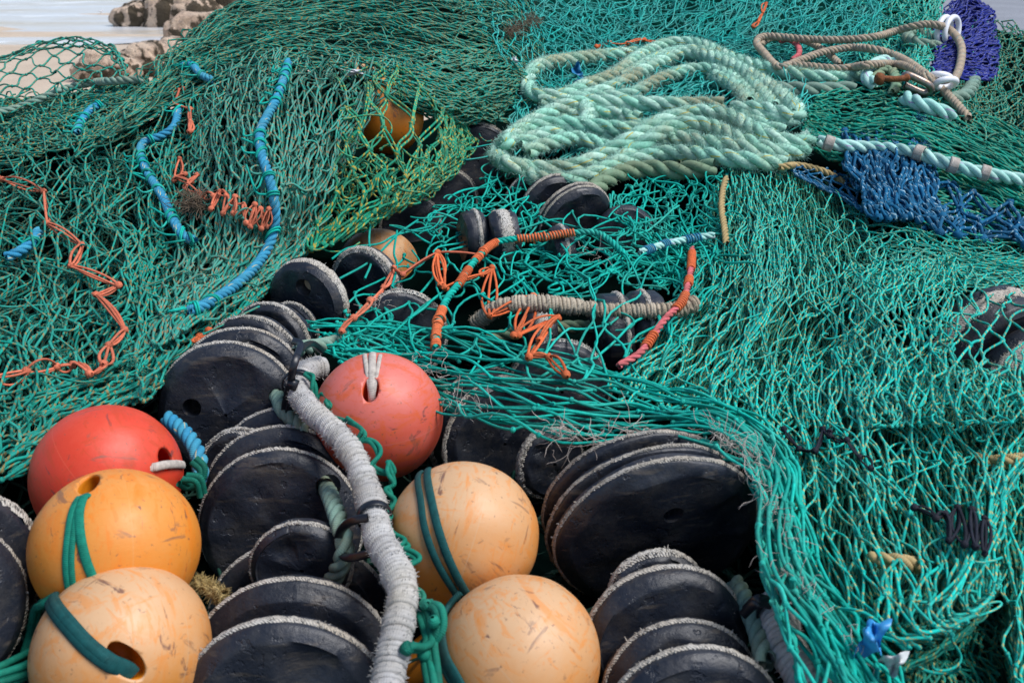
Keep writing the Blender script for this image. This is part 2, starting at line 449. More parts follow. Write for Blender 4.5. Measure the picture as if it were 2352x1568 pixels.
M_float = {
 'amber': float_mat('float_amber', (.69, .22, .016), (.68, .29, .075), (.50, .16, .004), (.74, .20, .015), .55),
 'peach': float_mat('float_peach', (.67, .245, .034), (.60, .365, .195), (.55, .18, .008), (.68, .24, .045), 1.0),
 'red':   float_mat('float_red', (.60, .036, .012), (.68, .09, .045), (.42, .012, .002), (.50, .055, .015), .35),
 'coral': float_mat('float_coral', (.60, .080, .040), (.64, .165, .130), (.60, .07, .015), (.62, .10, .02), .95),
}
M_strap = {
 'teal': cord_mat('strap_teal', (.004, .17, .115), (.008, .21, .14), dirt_amt=.15),
 'navy': cord_mat('strap_blue_green', (.005, .062, .072), (.008, .078, .070), dirt=(.06, .06, .04), dirt_amt=.5),
 'white': cord_mat('strap_white', (.55, .50, .45), (.48, .42, .36), dirt_amt=.3),
 'cream': cord_mat('frayed_yellow', (.55, .40, .13), (.48, .36, .16), dirt_amt=.3),
}
FR = 0.10
def ray_sphere(px, py, c, R):
    d = FWD + (px - CX) / F_PX * RIGHT + (CY - py) / F_PX * UP
    d = d / np.linalg.norm(d); oc = CAM - c; bq = np.dot(oc, d); disc = bq * bq - (np.dot(oc, oc) - R * R)
    t = -bq - math.sqrt(max(disc, 0)); p = CAM + t * d
    return c + unit(p - c) * R

def boolean_cut(o, cutters):
    for cu in cutters:
        mo = o.modifiers.new('cut', 'BOOLEAN'); mo.object = cu; mo.operation = 'DIFFERENCE'; mo.solver = 'EXACT'
    bpy.context.view_layer.update()
    dg = bpy.context.evaluated_depsgraph_get()
    me = bpy.data.meshes.new_from_object(o.evaluated_get(dg))
    o.modifiers.clear(); o.data = me
    for cu in cutters: bpy.data.objects.remove(cu)
    return o
def cutter(p0, p1, r, r2=None, squash=1.0, squash_dir=None):
    g = Geo(); P = np.linspace(p0, p1, 3)[None]
    T, U, V = frames(P)
    an = np.arange(28) / 28 * 6.28318
    if squash_dir is not None:
        V = unit(squash_dir - (squash_dir * T).sum(-1, keepdims=True) * T); U = np.cross(V, T)
    rr = np.array([r, r, r2 or r])
    v = P[0][:, None] + rr[:, None, None] * (np.cos(an)[None, :, None] * U[0][:, None] + squash * np.sin(an)[None, :, None] * V[0][:, None])
    g.grid(v, close_u=True); o = part('cutter', g, None, origin=(0, 0, 0))
    bm = bmesh.new(); bm.from_mesh(o.data); bmesh.ops.holes_fill(bm, edges=[e for e in bm.edges if e.is_boundary]); bmesh.ops.recalc_face_normals(bm, faces=bm.faces[:]); bm.to_mesh(o.data); bm.free()
    return o

def net_float(px, py, rpx, kind, label, rot=(0, 0, 0), holes=(), Z=None, oblate=.97, straps=()):
    Zc = Z if Z else FR * F_PX / rpx
    c = at(px, py, Zc)
    R = rpx * Zc / F_PX
    root = empty('net_float', c - [0, 0, R], label, 'net float', 'plastic net floats')
    from mathutils import Euler
    Rm = np.array(Euler([math.radians(a) for a in rot]).to_matrix())
    bm = bmesh.new(); bmesh.ops.create_uvsphere(bm, u_segments=96, v_segments=64, radius=R)
    v = np.array([x.co[:] for x in bm.verts]); wv = Wave(int(px), 18, 3)
    v = v * (1 + .004 * wv(*v.T))[:, None] * [1, oblate, 1]
    for x, co in zip(bm.verts, v): x.co = co
    me = bpy.data.meshes.new('body'); bm.to_mesh(me); bm.free(); me.polygons.foreach_set('use_smooth', [True] * len(me.polygons))
    me.materials.append(M_float[kind])
    o = bpy.data.objects.new('body', me); COL.objects.link(o)
    cuts = []
    for (hx, hy, hr, dirx, diry, dep, sq) in holes:
        s = ray_sphere(hx, hy, c, R) - c
        s2 = ray_sphere(hx + dirx, hy + diry, c, R * .9) - c
        inner = unit(s) * R * (1 - dep) + (s2 - s) * .6
        L = lambda q: Rm.T @ q
        cu = cutter(L(s + unit(s) * .03), L(inner), hr, hr * .8, sq, L(s2 - s) if (dirx or diry) else None)
        cuts.append(cu)
    if cuts: boolean_cut(o, cuts)
    o.data.polygons.foreach_set('use_smooth', [True] * len(o.data.polygons))
    o.parent = root; o.location = (0, 0, R); o.rotation_euler = [math.radians(a) for a in rot]
    for (name, mt, pts, wd, fl) in straps:
        g = Geo()
        P = np.array([ray_sphere(p[0], p[1], c, R) * 1.0 for p in pts])
        dp = np.array([(p[2] if len(p) > 2 else 1.0) for p in pts])
        P = c + (P - c) * dp[:, None]
        Q = curve(P, 50)
        dd = np.interp(np.linspace(0, 1, 50), np.linspace(0, 1, len(pts)), dp)
        Q = c + unit(Q - c) * (np.where(dd >= .995, R * 1.0 + wd * fl * .55, dd * R))[:, None]
        g.tubes(Q, wd, 10, flat=fl, normal=(Q - c)[None], rnd=.5)
        part(name, g, M_strap[mt], root)
    return root, c, R

net_float(247, 1094, 166, 'red', 'glossy red float at the left edge below the dull green net', rot=(10, -35, 20),
  holes=[(368, 1055, .016, 40, 0, .5, .8)], oblate=.95,
  straps=[('lashing', 'white', [(362, 1066, .84), (352, 1073), (375, 1068), (402, 1066), (418, 1068)], .006, .55)])
net_float(267, 1258, 186, 'amber', 'amber float with green twine looped from the slot in its top', rot=(70, 12, 30),
  holes=[(197, 1115, .0135, 22, -42, .55, 1.5)],
  straps=[('lashing', 'teal', [(206, 1122, .86), (196, 1128), (170, 1165), (157, 1230), (152, 1290), (160, 1360), (170, 1400)], .0045, .5),
          ('lashing', 'teal', [(206, 1124, .86), (199, 1130), (181, 1165), (169, 1230), (165, 1290), (172, 1360), (180, 1400)], .0040, .5),
          ('lashing', 'teal', [(206, 1122, .86), (199, 1130), (184, 1175), (186, 1230), (200, 1290), (215, 1330), (225, 1370)], .0058, .45)])
net_float(283, 1496, 199, 'peach', 'bleached peach float with a wide blue green strap, bottom left corner', rot=(20, 30, 60),
  holes=[(300, 1528, .0135, -40, -42, .5, 1.9)],
  straps=[('strap', 'navy', [(88, 1370, .99), (112, 1368), (150, 1425), (205, 1485), (255, 1522), (290, 1540), (306, 1556, .90)], .0098, .32),
          ('strap', 'navy', [(88, 1362, .99), (112, 1360), (125, 1385), (165, 1440), (215, 1490), (262, 1526), (300, 1545, .9)], .006, .6)])
net_float(869, 957, 148, 'coral', 'coral red float with white twines running into its slot', rot=(0, 88, 12),
  holes=[(851, 888, .0125, 0, 30, .6, 1.6)], oblate=.98,
  straps=[('lashing', 'white', [(838, 815), (842, 845), (847, 880), (849, 902, .93), (850, 915, .8)], .0035, .5),
          ('lashing', 'white', [(856, 814), (855, 845), (853, 880), (852, 902, .93), (851, 915, .8)], .0058, .5),
          ('lashing', 'white', [(874, 816), (868, 845), (861, 880), (856, 902, .93), (853, 915, .8)], .0032, .5)])
net_float(1065, 1230, 173, 'peach', 'pale peach float with two thin dark green cords down its left side', rot=(30, 20, 0),
  holes=[(972, 1082, .012, 30, -8, .4, 1.2)],
  straps=[('lashing', 'navy', [(966, 1085), (966, 1140), (976, 1210), (1000, 1280), (1040, 1350), (1070, 1390)], .0052, .5),
          ('lashing', 'navy', [(984, 1080), (990, 1140), (1006, 1210), (1030, 1280), (1062, 1345), (1085, 1380)], .0056, .5)])
net_float(1188, 1514, 194, 'peach', 'scuffed peach float with a blue green strap on its left, bottom centre', rot=(60, -40, 20),
  straps=[('strap', 'navy', [(1060, 1362), (1028, 1402), (1016, 1450), (1024, 1510), (1050, 1560), (1085, 1620)], .0105, .4),
          ('strap', 'navy', [(1052, 1356), (1018, 1402), (1008, 1452), (1016, 1512), (1040, 1562), (1072, 1622)], .006, .7)])
net_float(869, 617, 95, 'peach', 'small far orange float under two crossing teal cords, behind the black discs', rot=(90, 0, 0))
net_float(885, 268, 88, 'amber', 'orange float wrapped inside the yellow green net bag', Z=2.68, rot=(0, 20, 0))
net_float(822, 225, 82, 'peach', 'paler float showing through the draped net left of the net bag', Z=2.80)
net_float(1030, 1560, 120, 'peach', 'float mostly hidden between the white rope and the scuffed peach float', Z=1.30)

# ------------------------------------------------------------------ rubber discs
m, nt, b = new_mat('rubber'); N = NB(nt)
oi = N.n('ShaderNodeObjectInfo'); va = N.n('ShaderNodeVectorMath', operation='ADD'); N.link(N.obj(), va.inputs[0])
vs_ = N.n('ShaderNodeVectorMath', operation='SCALE'); N.link(oi.outputs['Location'], vs_.inputs[0]); vs_.inputs['Scale'].default_value = 9.0; N.link(vs_.outputs[0], va.inputs[1])
oc = va.outputs[0]
c = N.mix(N.ramp(N.noise(oc, 9, 6, .65), .35, .7), (.0085, .0115, .019), (.019, .0235, .036))
c = N.mix(N.math('MULTIPLY', N.ramp(N.noise(oc, 22, 7, .75), .46, .74), .75), c, (.060, .056, .053))
c = N.mix(N.ramp(N.noise(oc, 420, 2), .72, .80), c, (.18, .17, .16))
c = N.mix(N.math('MULTIPLY', N.ramp(N.noise(N.mapv(oc, (8, 40, 70)), 1.0, 6, .7), .56, .66), .5), c, (.115, .095, .075))
N.link(c, b.inputs['Base Color'])
N.link(N.math('ADD', N.math('MULTIPLY', N.noise(oc, 14, 5), .35), .24), b.inputs['Roughness'])
b.inputs['Specular IOR Level'].default_value = .45
h = N.math('ADD', N.noise(oc, 26, 7, .68), N.math('MULTIPLY', N.ramp(N.noise(oc, 55, 4), .60, .66), -.35))
N.bump(h, .55, .006, b); M_rubber = m
m, nt, b = new_mat('canvas_ply'); N = NB(nt); oc = N.obj(); t, ang = N.attr('t'), N.attr('rnd')
wvv = N.math('SINE', N.math('ADD', N.math('MULTIPLY', t, 1500), N.math('MULTIPLY', ang, 40)))
sp = N.math('ADD', N.math('MULTIPLY', wvv, .13), N.noise(oc, 210, 3))
c = N.mix(N.ramp(sp, .30, .48), (.09, .088, .085), N.mix(N.ramp(N.noise(oc, 11, 4), .35, .7), (.56, .535, .49), (.42, .35, .26)))
N.link(c, b.inputs['Base Color']); b.inputs['Roughness'].default_value = .9; b.inputs['Specular IOR Level'].default_value = .1
N.bump(sp, .8, .003, b); M_ply = m
M_fray = cord_mat('ply_fray', (.58, .56, .52), (.44, .39, .32), dirt_amt=.3)

def disc(px, py, rpx, Z, n, t, label, plies=((.18, .3),), holes=(), off=0.0, seed=0, dish=.0, bevel=.013, dents=(), core=.003):
    """disc whose near face is centred on picture point px,py; n points out of the near face; off pushes it back along the stack"""
    n = unit(np.array(n, float)); c = at(px, py, Z) - n * off; ba = min(.014, t * .36)
    R = rpx * Z / F_PX; br = min(.020, R * .14)
    u = unit(np.cross([0, 0, 1.0], n)); v = np.cross(n, u)
    Mx = np.stack([u, v, n], 1)
    A = 144; an = np.arange(A) / A * 2 * math.pi
    rs = Wave(seed * 7 + 1, .8, 2); rs2 = Wave(seed * 7 + 2, 3.0, 2)
    rim = 1 + .012 * rs(np.cos(an), np.sin(an)) + .004 * rs2(np.cos(an), np.sin(an))
    prof = [(core, -.0), (.3 * R, 0), (.5 * R, 0), (.65 * R, 0), (.78 * R, 0), (.84 * R, 0), (R - br, -.0004), (R - br * .80, -ba * .10), (R - br * .3, -ba * .55), (R - br * .04, -ba * .86), (R, -ba), (R * 1.002, -t * .5), (R * 1.002, -t * .7), (R, -t * .84), (R - br * .7, -t), (.6 * R, -t), (core, -t)]
    fz = Wave(seed * 7 + 3, 6 / R * .1, 2)
    V = np.zeros((len(prof) + 1, A, 3))
    for i, (r, z) in enumerate(prof):
        k = rim if r > .5 * R else 1.0
        x, y = r * k * np.cos(an), r * k * np.sin(an)
        zz = z + (.0022 * fz(x * 4, y * 4) * (1 - min(r / R, 1) ** 5) - dish * (1 - (r / R) ** 2) if i < 7 else .0018 * rs(np.cos(an) * 1.6, np.sin(an) * 1.6))
        if i < 7:
            for (dx, dy, dr, dz) in dents:
                zz = zz - dz * np.clip(1 - (((x / R - dx) ** 2 + (y / R - dy) ** 2) / dr ** 2) ** 2, 0, 1)
        V[i] = np.stack([x, y, zz + 0 * x], -1)
    V[-1] = V[0]
    root = empty('rubber_disc', c + Mx @ np.array([0, -R, -t / 2]), label, 'rubber disc', 'black rubber ground gear discs')
    g = Geo(); g.grid((V @ Mx.T) + c, close_u=True)
    o = part('body', g, M_rubber, root)
    bm = bmesh.new(); bm.from_mesh(o.data); bmesh.ops.remove_doubles(bm, verts=bm.verts[:], dist=1e-6)
    bmesh.ops.recalc_face_normals(bm, faces=bm.faces[:]); bm.to_mesh(o.data); bm.free()
    if holes:
        cu = []
        for (hx, hy, hr) in holes:
            # where the sight line meets the face plane
            d = FWD + (hx - CX) / F_PX * RIGHT + (CY - hy) / F_PX * UP
            q = CAM + d * (np.dot(c - CAM, n) / np.dot(d, n)) - np.array(world_of(root))
            cu.append(cutter(q + n * .03, q - n * (t + .02), hr))
        o.location = (0, 0, 0); par = o.parent; o.parent = None
        boolean_cut(o, cu); o.parent = par
    o.data.set_sharp_from_angle(angle=math.radians(50))
    # canvas plies worn proud of the rim
    rg = np.random.default_rng(seed + 99)
    for (zf, wd) in plies:
        g = Geo(); z0 = -zf * t; w_ = wd * t * .64
        zz = np.linspace(-.5, .5, 7)[:, None]
        edge = .10 * rs2(np.cos(an) * 3, np.sin(an) * 3)[None] * np.sign(zz) + .12 * rg.normal(size=(7, A)) * (np.abs(zz) > .4)
        pr = .0022 + .0014 * (1 - (2 * zz) ** 2) + .0006 * rg.normal(size=(7, A)) - .003 * (np.abs(zz) > .45)
        rad = np.interp(-(z0 + w_ * zz[:, 0]), [0, ba * .55, ba, t], [R - br, R - br * .3, R, R])[:, None] * rim[None] + pr
        Vv = np.stack([rad * np.cos(an), rad * np.sin(an), z0 + w_ * (zz + edge * .5)], -1)
        Vv = np.concatenate([Vv, Vv[:, :1]], 1)
        idx_r = np.repeat(np.arange(7)[:, None], A + 1, 1) / 7.0
        R_, C_ = Vv.shape[:2]; idx = np.arange(R_ * C_).reshape(R_, C_)
        q = np.stack([idx[:-1, :-1], idx[:-1, 1:], idx[1:, 1:], idx[1:, :-1]], -1).reshape(-1, 4)
        g.raw((Vv @ Mx.T) + c, q, t=np.broadcast_to(np.append(an, 6.2832) * R, (R_, C_)).ravel(), r=idx_r.ravel())
        po = part('canvas_ply', g, M_ply, root)
        # frayed ends standing off the ply
        nf = int(1100 * R / .12); a = rg.uniform(0, 2 * math.pi, nf); clump = .5 + .5 * np.sin(a * 5 + seed) 
        z1 = z0 + w_ * rg.uniform(-.55, .55, nf); r1 = R * np.interp(a, np.append(an, 6.3), np.append(rim, rim[0]))
        b0 = np.stack([r1 * np.cos(a), r1 * np.sin(a), z1], -1)
        ln = rg.uniform(.0008, .0026, nf) * (.5 + clump) * (1 + 1.2 * (rg.random(nf) > .95))
        dirn = unit(np.stack([np.cos(a), np.sin(a), 0 * a], -1) + rg.normal(size=(nf, 3)) * .55)
        P = np.stack([b0, b0 + dirn * ln[:, None] * .6, b0 + dirn * ln[:, None] + rg.normal(size=(nf, 3)) * .0008], 1)
        g = Geo(); g.tubes((P @ Mx.T) + c, np.broadcast_to([.0010, .0009, .0005], (nf, 3)), 4, rnd=rg.random(nf))
        part('frayed_edge', g, M_fray, po)
    return root

LN = np.array([.05, -1, .0])          # discs of the left string look at us
# left string, far to near
disc(784, 682, 92, 2.02, (-.45, -.9, .0), .030, 'disc with a pale frayed rim tucked behind the disc with a tan plug', plies=((.35, .8),), seed=1, off=.075)
disc(694, 704, 101, 1.93, (-.42, -.9, .0), .045, 'pitted disc with a tan plug showing in its hole', plies=((.55, .65),), holes=[(698, 660, .017)], seed=2)
disc(668, 762, 66, 1.88, (-.35, -.95, .05), .016, 'small thin spacer disc against the pitted disc', plies=((.4, .5),), seed=3)
disc(618, 790, 92, 1.80, (-.22, -.97, .08), .034, 'middle sized disc in front of the small thin spacer', plies=((.35, .35),), seed=4)
disc(566, 850, 118, 1.72, (-.08, -.98, .1), .03, 'disc just showing its frayed rim behind the disc with two holes', plies=((.3, .25),), seed=5, off=.02)
disc(526, 938, 160, 1.62, (.0, -.98, .16), .034, 'second of the pair of wide discs, its rim above the disc with two holes', plies=((.6, .28),), seed=6, off=.062)
disc(520, 952, 162, 1.62, (.0, -.98, .16), .048, 'wide disc with an empty round hole and a rope through its right side', plies=((.6, .24),), holes=[(441, 936, .0155), (638, 912, .015)], dents=((.12, .52, .36, .007),), seed=7)
disc(556, 1080, 96, 1.54, (.0, -.98, .16), .022, 'small spacer disc below the empty round hole', plies=((.25, .5),), seed=8)
disc(640, 1150, 180, 1.50, (.05, -.97, .17), .032, 'rearmost rim of the three wide discs beside the red floats', plies=((.6, .3),), seed=9, off=.075)
disc(638, 1182, 183, 1.47, (.05, -.97, .17), .032, 'middle rim of the three wide discs beside the red floats', plies=((.6, .28),), seed=10, off=.034)
disc(640, 1218, 186, 1.44, (.05, -.97, .17), .036, 'wide scratched disc with a pale green rope coming out of its hole', plies=((.6, .26),), holes=[(752, 1120, .018)], seed=11)
disc(692, 1312, 114, 1.32, (.1, -.97, .08), .030, 'small grooved spacer disc below the rope hole', plies=((.3, .22),), dents=((-.3, .45, .25, .006),), seed=12)
disc(662, 1545, 226, 1.27, (.06, -.97, .15), .036, 'third disc back of the front left stack', plies=((.6, .25),), seed=13, off=.105)
disc(655, 1604, 240, 1.20, (.06, -.97, .15), .036, 'second disc back of the front left stack', plies=((.55, .25),), seed=14, off=.045)
disc(648, 1676, 254, 1.13, (.06, -.97, .15), .040, 'frontmost disc of the left string, cut by the bottom edge', plies=((.55, .34),), seed=15, dents=((.25, .6, .3, .006),))
# left edge
disc(-90, 1330, 200, 1.18, (.8, -.6, .25), .04, 'disc cut by the left edge beside the amber float', plies=((.45, .9),), seed=16, off=-.0)
disc(-140, 1420, 210, 1.10, (.8, -.6, .25), .04, 'nearer disc cut by the left edge, lower than its neighbour', plies=((.5, .5),), seed=17)
# right string
disc(1155, 1010, 150, 1.72, (.55, -.83, .15), .04, 'disc with a tan rim just right of the coral float', plies=((.3, .3),), seed=20, off=.05)
disc(1160, 1020, 150, 1.68, (.55, -.83, .15), .05, 'dented disc right of the coral float under the stream of net', plies=((.3, .25),), seed=21, dents=((.1, .5, .3, .012),))
disc(1290, 1075, 84, 1.60, (.5, -.86, .15), .03, 'spacer disc with a tan canvas rim left of the large front stack', plies=((.5, .9),), seed=22, off=.02)
disc(1500, 1236, 226, 1.36, (.20, -.92, -.28), .024, 'rearmost disc of the large stack under the stream of net', plies=((.6, .24),), seed=23, off=.056)
disc(1508, 1244, 238, 1.35, (.20, -.92, -.28), .020, 'middle disc of the large stack under the stream of net', plies=((.62, .3),), seed=24, off=.028)
disc(1515, 1246, 241, 1.34, (.20, -.92, -.28), .030, 'largest disc facing us with one round hole, under the stream of net', plies=((.55, .28),), holes=[(1546, 1180, .014)], dents=((.75, .28, .3, .009),), seed=25)
disc(1512, 1376, 112, 1.27, (.15, -.96, .18), .020, 'small spacer on the face of the largest disc', plies=((.4, .75),), seed=26)
disc(1543, 1492, 187, 1.20, (.12, -.96, .17), .040, 'smooth disc with an orange stained frayed rim below the small spacer', plies=((.62, .34),), seed=27)
disc(1590, 1655, 192, 1.13, (.10, -.96, .17), .036, 'disc with a ragged white rim behind the lowest disc at right', plies=((.55, .3),), seed=28, off=.035)
disc(1604, 1710, 215, 1.07, (.08, -.96, .17), .038, 'lowest disc of the right string, cut by the bottom edge', plies=((.6, .3),), seed=29)
# discs under the middle netting
disc(1262, 500, 60, 2.58, (.45, -.85, -.25), .03, 'leftmost disc of the stack below the rope coil', plies=((.6, .3),), seed=30, off=.10)
disc(1298, 508, 82, 2.54, (.45, -.85, -.25), .036, 'middle disc of the stack below the rope coil, pale edged', plies=((.6, .35),), seed=31, off=.055)
disc(1330, 524, 94, 2.46, (.45, -.85, -.25), .045, 'right disc of the stack below the rope coil with two pale rings', plies=((.42, .22), (.8, .26)), seed=32)
disc(1440, 545, 74, 2.40, (.1, -.95, .25), .04, 'grey brown disc leaning right of the stack below the rope coil', plies=(), seed=33)
disc(1062, 548, 62, 2.24, (-.96, -.28, .0), .05, 'narrow disc seen edge on, left of a matching one behind the orange bound rope', plies=((.6, .3),), seed=34)
disc(1122, 548, 62, 2.22, (-.96, -.28, .0), .06, 'narrow disc seen edge on with a scraped grey tread', plies=((.5, .7),), seed=35)
disc(1262, 580, 62, 2.22, (-.96, -.25, .0), .045, 'disc seen edge on beneath the tangled teal cords', plies=((.6, .3),), seed=36)
disc(925, 770, 104, 1.92, (.15, -.95, .2), .04, 'disc with a faint ply under the left end of the sparse netting', plies=((.25, .25),), seed=37)
disc(1200, 780, 84, 1.97, (-.98, -.18, .0), .06, 'disc seen edge on under the tan wrapped rope, left one', plies=((.5, .8),), seed=38)
disc(1365, 770, 96, 1.93, (-.98, -.16, .0), .062, 'disc seen edge on with a speckled ply below the tan wrapped rope', plies=((.75, .25),), seed=39)
disc(1440, 760, 92, 1.95, (-.98, -.16, .0), .062, 'rightmost edge on disc below the tan wrapped rope', plies=((.5, .25),), seed=40)
disc(1290, 900, 120, 1.72, (.2, -.9, .3), .05, 'dark disc beneath the stream of net, above the large stack', plies=((.2, .2),), seed=41)
disc(1100, 370, 85, 3.0, (.35, -.9, .1), .05, 'dark disc in the gap beside the net bag', plies=((.2, .15),), seed=42)
disc(1025, 470, 85, 2.75, (.45, -.85, .1), .045, 'dark disc below the net bag with a grey edge', plies=((.2, .2),), seed=43)
disc(945, 520, 75, 2.6, (.4, -.85, .1), .045, 'dark disc almost lost in the shadow left of the sparse netting', plies=((.2, .2),), seed=44)
# discs caught under the right hand net
disc(2300, 860, 180, 1.92, (.42, -.84, -.22), .10, 'disc with a wide speckled tread under the right hand net', plies=((.55, .55),), seed=45)
disc(2405, 935, 160, 1.84, (.42, -.84, -.22), .10, 'second disc with speckled tread under the net at the right edge', plies=((.5, .55),), seed=46)
# plug of tan foam in the pitted disc
g = Geo(); cpl = at(699, 660, 1.944); g.tubes(np.stack([cpl, cpl + [.004, .03, 0]]), [[.016, .014]], 12)
g.raw(np.concatenate([[cpl], cpl + .016 * np.stack([np.cos(np.arange(12)/12*6.283), 0*np.arange(12), np.sin(np.arange(12)/12*6.283)], 1)]), [(0, i + 1, (i + 1) % 12 + 1) for i in range(12)])
tag(part('foam_plug', g, plain_mat('tan_foam', (.85, .66, .42), .9, scale=200, bump=.5)), 'tan foam plug stuck in the hole of the pitted disc', 'plug')
# ------------------------------------------------------------------ netting
TEAL, TEAL2 = (.006, .33, .225), (.012, .25, .19)
YF = (.48, .37, .10)
M_net = {
 'dull':  cord_mat('twine_dull', (.003, .31, .235), (.022, .33, .26), dirt=(.14, .20, .16), dirt_amt=.25, fleck=(.26, .22, .09), fleck_amt=.30, freq=50),
 'dull_shaded': cord_mat('twine_dull_shaded', (.003, .135, .10), (.008, .16, .12), dirt=(.05, .07, .05), dirt_amt=.5, fleck=(.14, .11, .04), fleck_amt=.28, freq=50),  # darker copy of the dull twine, painting shade into the lower layers
 'grey':  cord_mat('twine_grey_green', (.022, .31, .235), (.075, .36, .285), dirt=(.20, .24, .19), dirt_amt=.4, fleck=(.32, .22, .11), fleck_amt=.28, freq=50),
 'bag':   cord_mat('twine_bag', (.006, .29, .17), (.025, .31, .17), dirt=(.24, .25, .16), dirt_amt=.3, fleck=(.46, .36, .055), fleck_amt=.30, freq=45),
 'back':  cord_mat('twine_back', (.003, .26, .195), (.02, .30, .23), dirt=(.16, .20, .15), dirt_amt=.3, fleck=(.42, .28, .07), fleck_amt=.26, freq=55),
 'fine':  cord_mat('twine_fine', (.006, .44, .38), (.06, .50, .45), dirt=(.25, .27, .22), dirt_amt=.4),
 'right': cord_mat('twine_right', (.002, .55, .46), (.006, .45, .37), dirt=(.22, .26, .20), dirt_amt=.22, fleck=(.50, .44, .14), fleck_amt=.22, freq=66),
 'deep':  cord_mat('twine_right_shaded', (.002, .27, .20), (.005, .21, .155), dirt=(.12, .16, .09), dirt_amt=.3, fleck=(.24, .27, .09), fleck_amt=.24, freq=66),  # shaded copy of the right twine, darkened for the occluded layers
 'thick': cord_mat('twine_thick', (.001, .50, .40), (.003, .40, .31), dirt=(.25, .28, .22), dirt_amt=.22),
 'hood':  cord_mat('twine_hood', (.001, .36, .26), (.003, .28, .195), dirt=(.08, .15, .10), dirt_amt=.3, fleck=(.40, .45, .20), fleck_amt=.12, freq=24),
 'blue':  cord_mat('twine_blue', (.001, .10, .22), (.002, .125, .27), dirt=(.02, .16, .22), dirt_amt=.2, fleck=(.32, .50, .58), fleck_amt=.13, freq=28),
 'purple':cord_mat('twine_purple', (.007, .018, .23), (.013, .028, .29), dirt=(.06, .07, .18), dirt_amt=.4, fleck=(.25, .25, .40), fleck_amt=.2, freq=26),
 'orange':cord_mat('lacing_orange', (.80, .155, .045), (.72, .17, .06), dirt=(.45, .16, .08), dirt_amt=.4),
 'coral': cord_mat('lacing_coral', (.74, .20, .11), (.66, .17, .09), dirt=(.40, .20, .13), dirt_amt=.45),
 'fray':  cord_mat('frayed_fibre', (.66, .60, .54), (.55, .46, .40), dirt=(.36, .27, .23), dirt_amt=.4),
 'black': cord_mat('twine_black', (.010, .012, .022), (.016, .018, .03), dirt_amt=.1),
 'under': cord_mat('twine_shade', (.006, .055, .04), (.012, .045, .03), dirt=(.03, .03, .02), dirt_amt=.5),  # dark twine colour, painted as shade for the bottom netting
}
M_shade = plain_mat('shade_sheet', (.002, .007, .006), .95, scale=40, spec=.0)  # near-black colour painted in as the shade between cords

class Patch:
    """picture control grid (rows of (px,py[,lift])) laid over the heap"""
    def __init__(s, rows, lift=0.0, folds=None):
        C = max(len(r) for r in rows)
        G = []
        for r in rows:
            r = np.array([(p[0], p[1], p[2] if len(p) > 2 else 0.0) for p in r], float)
            if len(r) != C: r = cr_weights(np.linspace(0, 1, C), len(r)) @ r
            G.append(r)
        s.G = np.array(G); s.lift = lift
        s.folds = [(a, Wave(sd, (fu, fv), 2, 9)) for (a, fu, fv, sd) in folds] if folds else []
    def __call__(s, u, v, ex=0.0):
        sh = np.shape(u); u = np.ravel(u); v = np.ravel(v)
        q = np.einsum('ki,kj,ijd->kd', cr_weights(v, s.G.shape[0]), cr_weights(u, s.G.shape[1]), s.G)
        fl = 0
        for a, N in s.folds: fl = fl + a * (1.6 * np.minimum(np.abs(N(u, v)), 1.2) - .9)      # rounded billows with creases between
        w = at(q[:, 0], q[:, 1], depth(q[:, 0], q[:, 1]) - s.lift - q[:, 2] - fl - np.ravel(np.broadcast_to(ex, sh)))
        return w.reshape(*sh, 3)

def strands(g, A, B, TA, TB, rad, slack, seed, K=7, S=5, twin=0.0, knots=True, rnd_rng=(0, 1)):
    r = np.random.default_rng(seed); n = len(A)
    if n == 0: return
    t = np.linspace(0, 1, K)[None, :, None]
    L = np.linalg.norm(B - A, axis=1)
    fld = np.stack([Wave(900 + seed % 37 + k, 2.2, 3)(*((A + B) * 2.0).T) for k in range(3)], -1); o1 = (r.normal(size=(n, 3)) * .55 + fld * .75) * (L * slack)[:, None]; o2 = r.normal(size=(n, 3)) * (L * slack * .45)[:, None]
    o1[:, 2] = o1[:, 2] * .8
    h = (L * .95)[:, None, None]
    P = (2*t**3 - 3*t**2 + 1) * A[:, None] + (t**3 - 2*t**2 + t) * h * TA[:, None] + (3*t**2 - 2*t**3) * B[:, None] + (t**3 - t**2) * h * TB[:, None] + o1[:, None] * 4 * t * (1 - t) * .5 + o2[:, None] * np.sin(2 * math.pi * t)
    rn = r.uniform(*rnd_rng, n); t0 = r.uniform(0, 1, n)
    rr = rad * r.uniform(.85, 1.15, n)
    if twin:
        T, U, V = frames(P); a = r.uniform(0, 6.28, n)[:, None, None] + np.sin(np.linspace(0, math.pi, K))[None, :, None] * r.normal(size=(n, 1, 1))
        d = (np.cos(a) * U + np.sin(a) * V) * rad * twin * (.35 + 1.0 * np.sin(np.linspace(0, math.pi, K)))[None, :, None]
        g.tubes(P + d, rr, S, rn, t0); g.tubes(P - d, rr, S, rn, t0 + .01)
    else: g.tubes(P, rr, S, rn, t0)

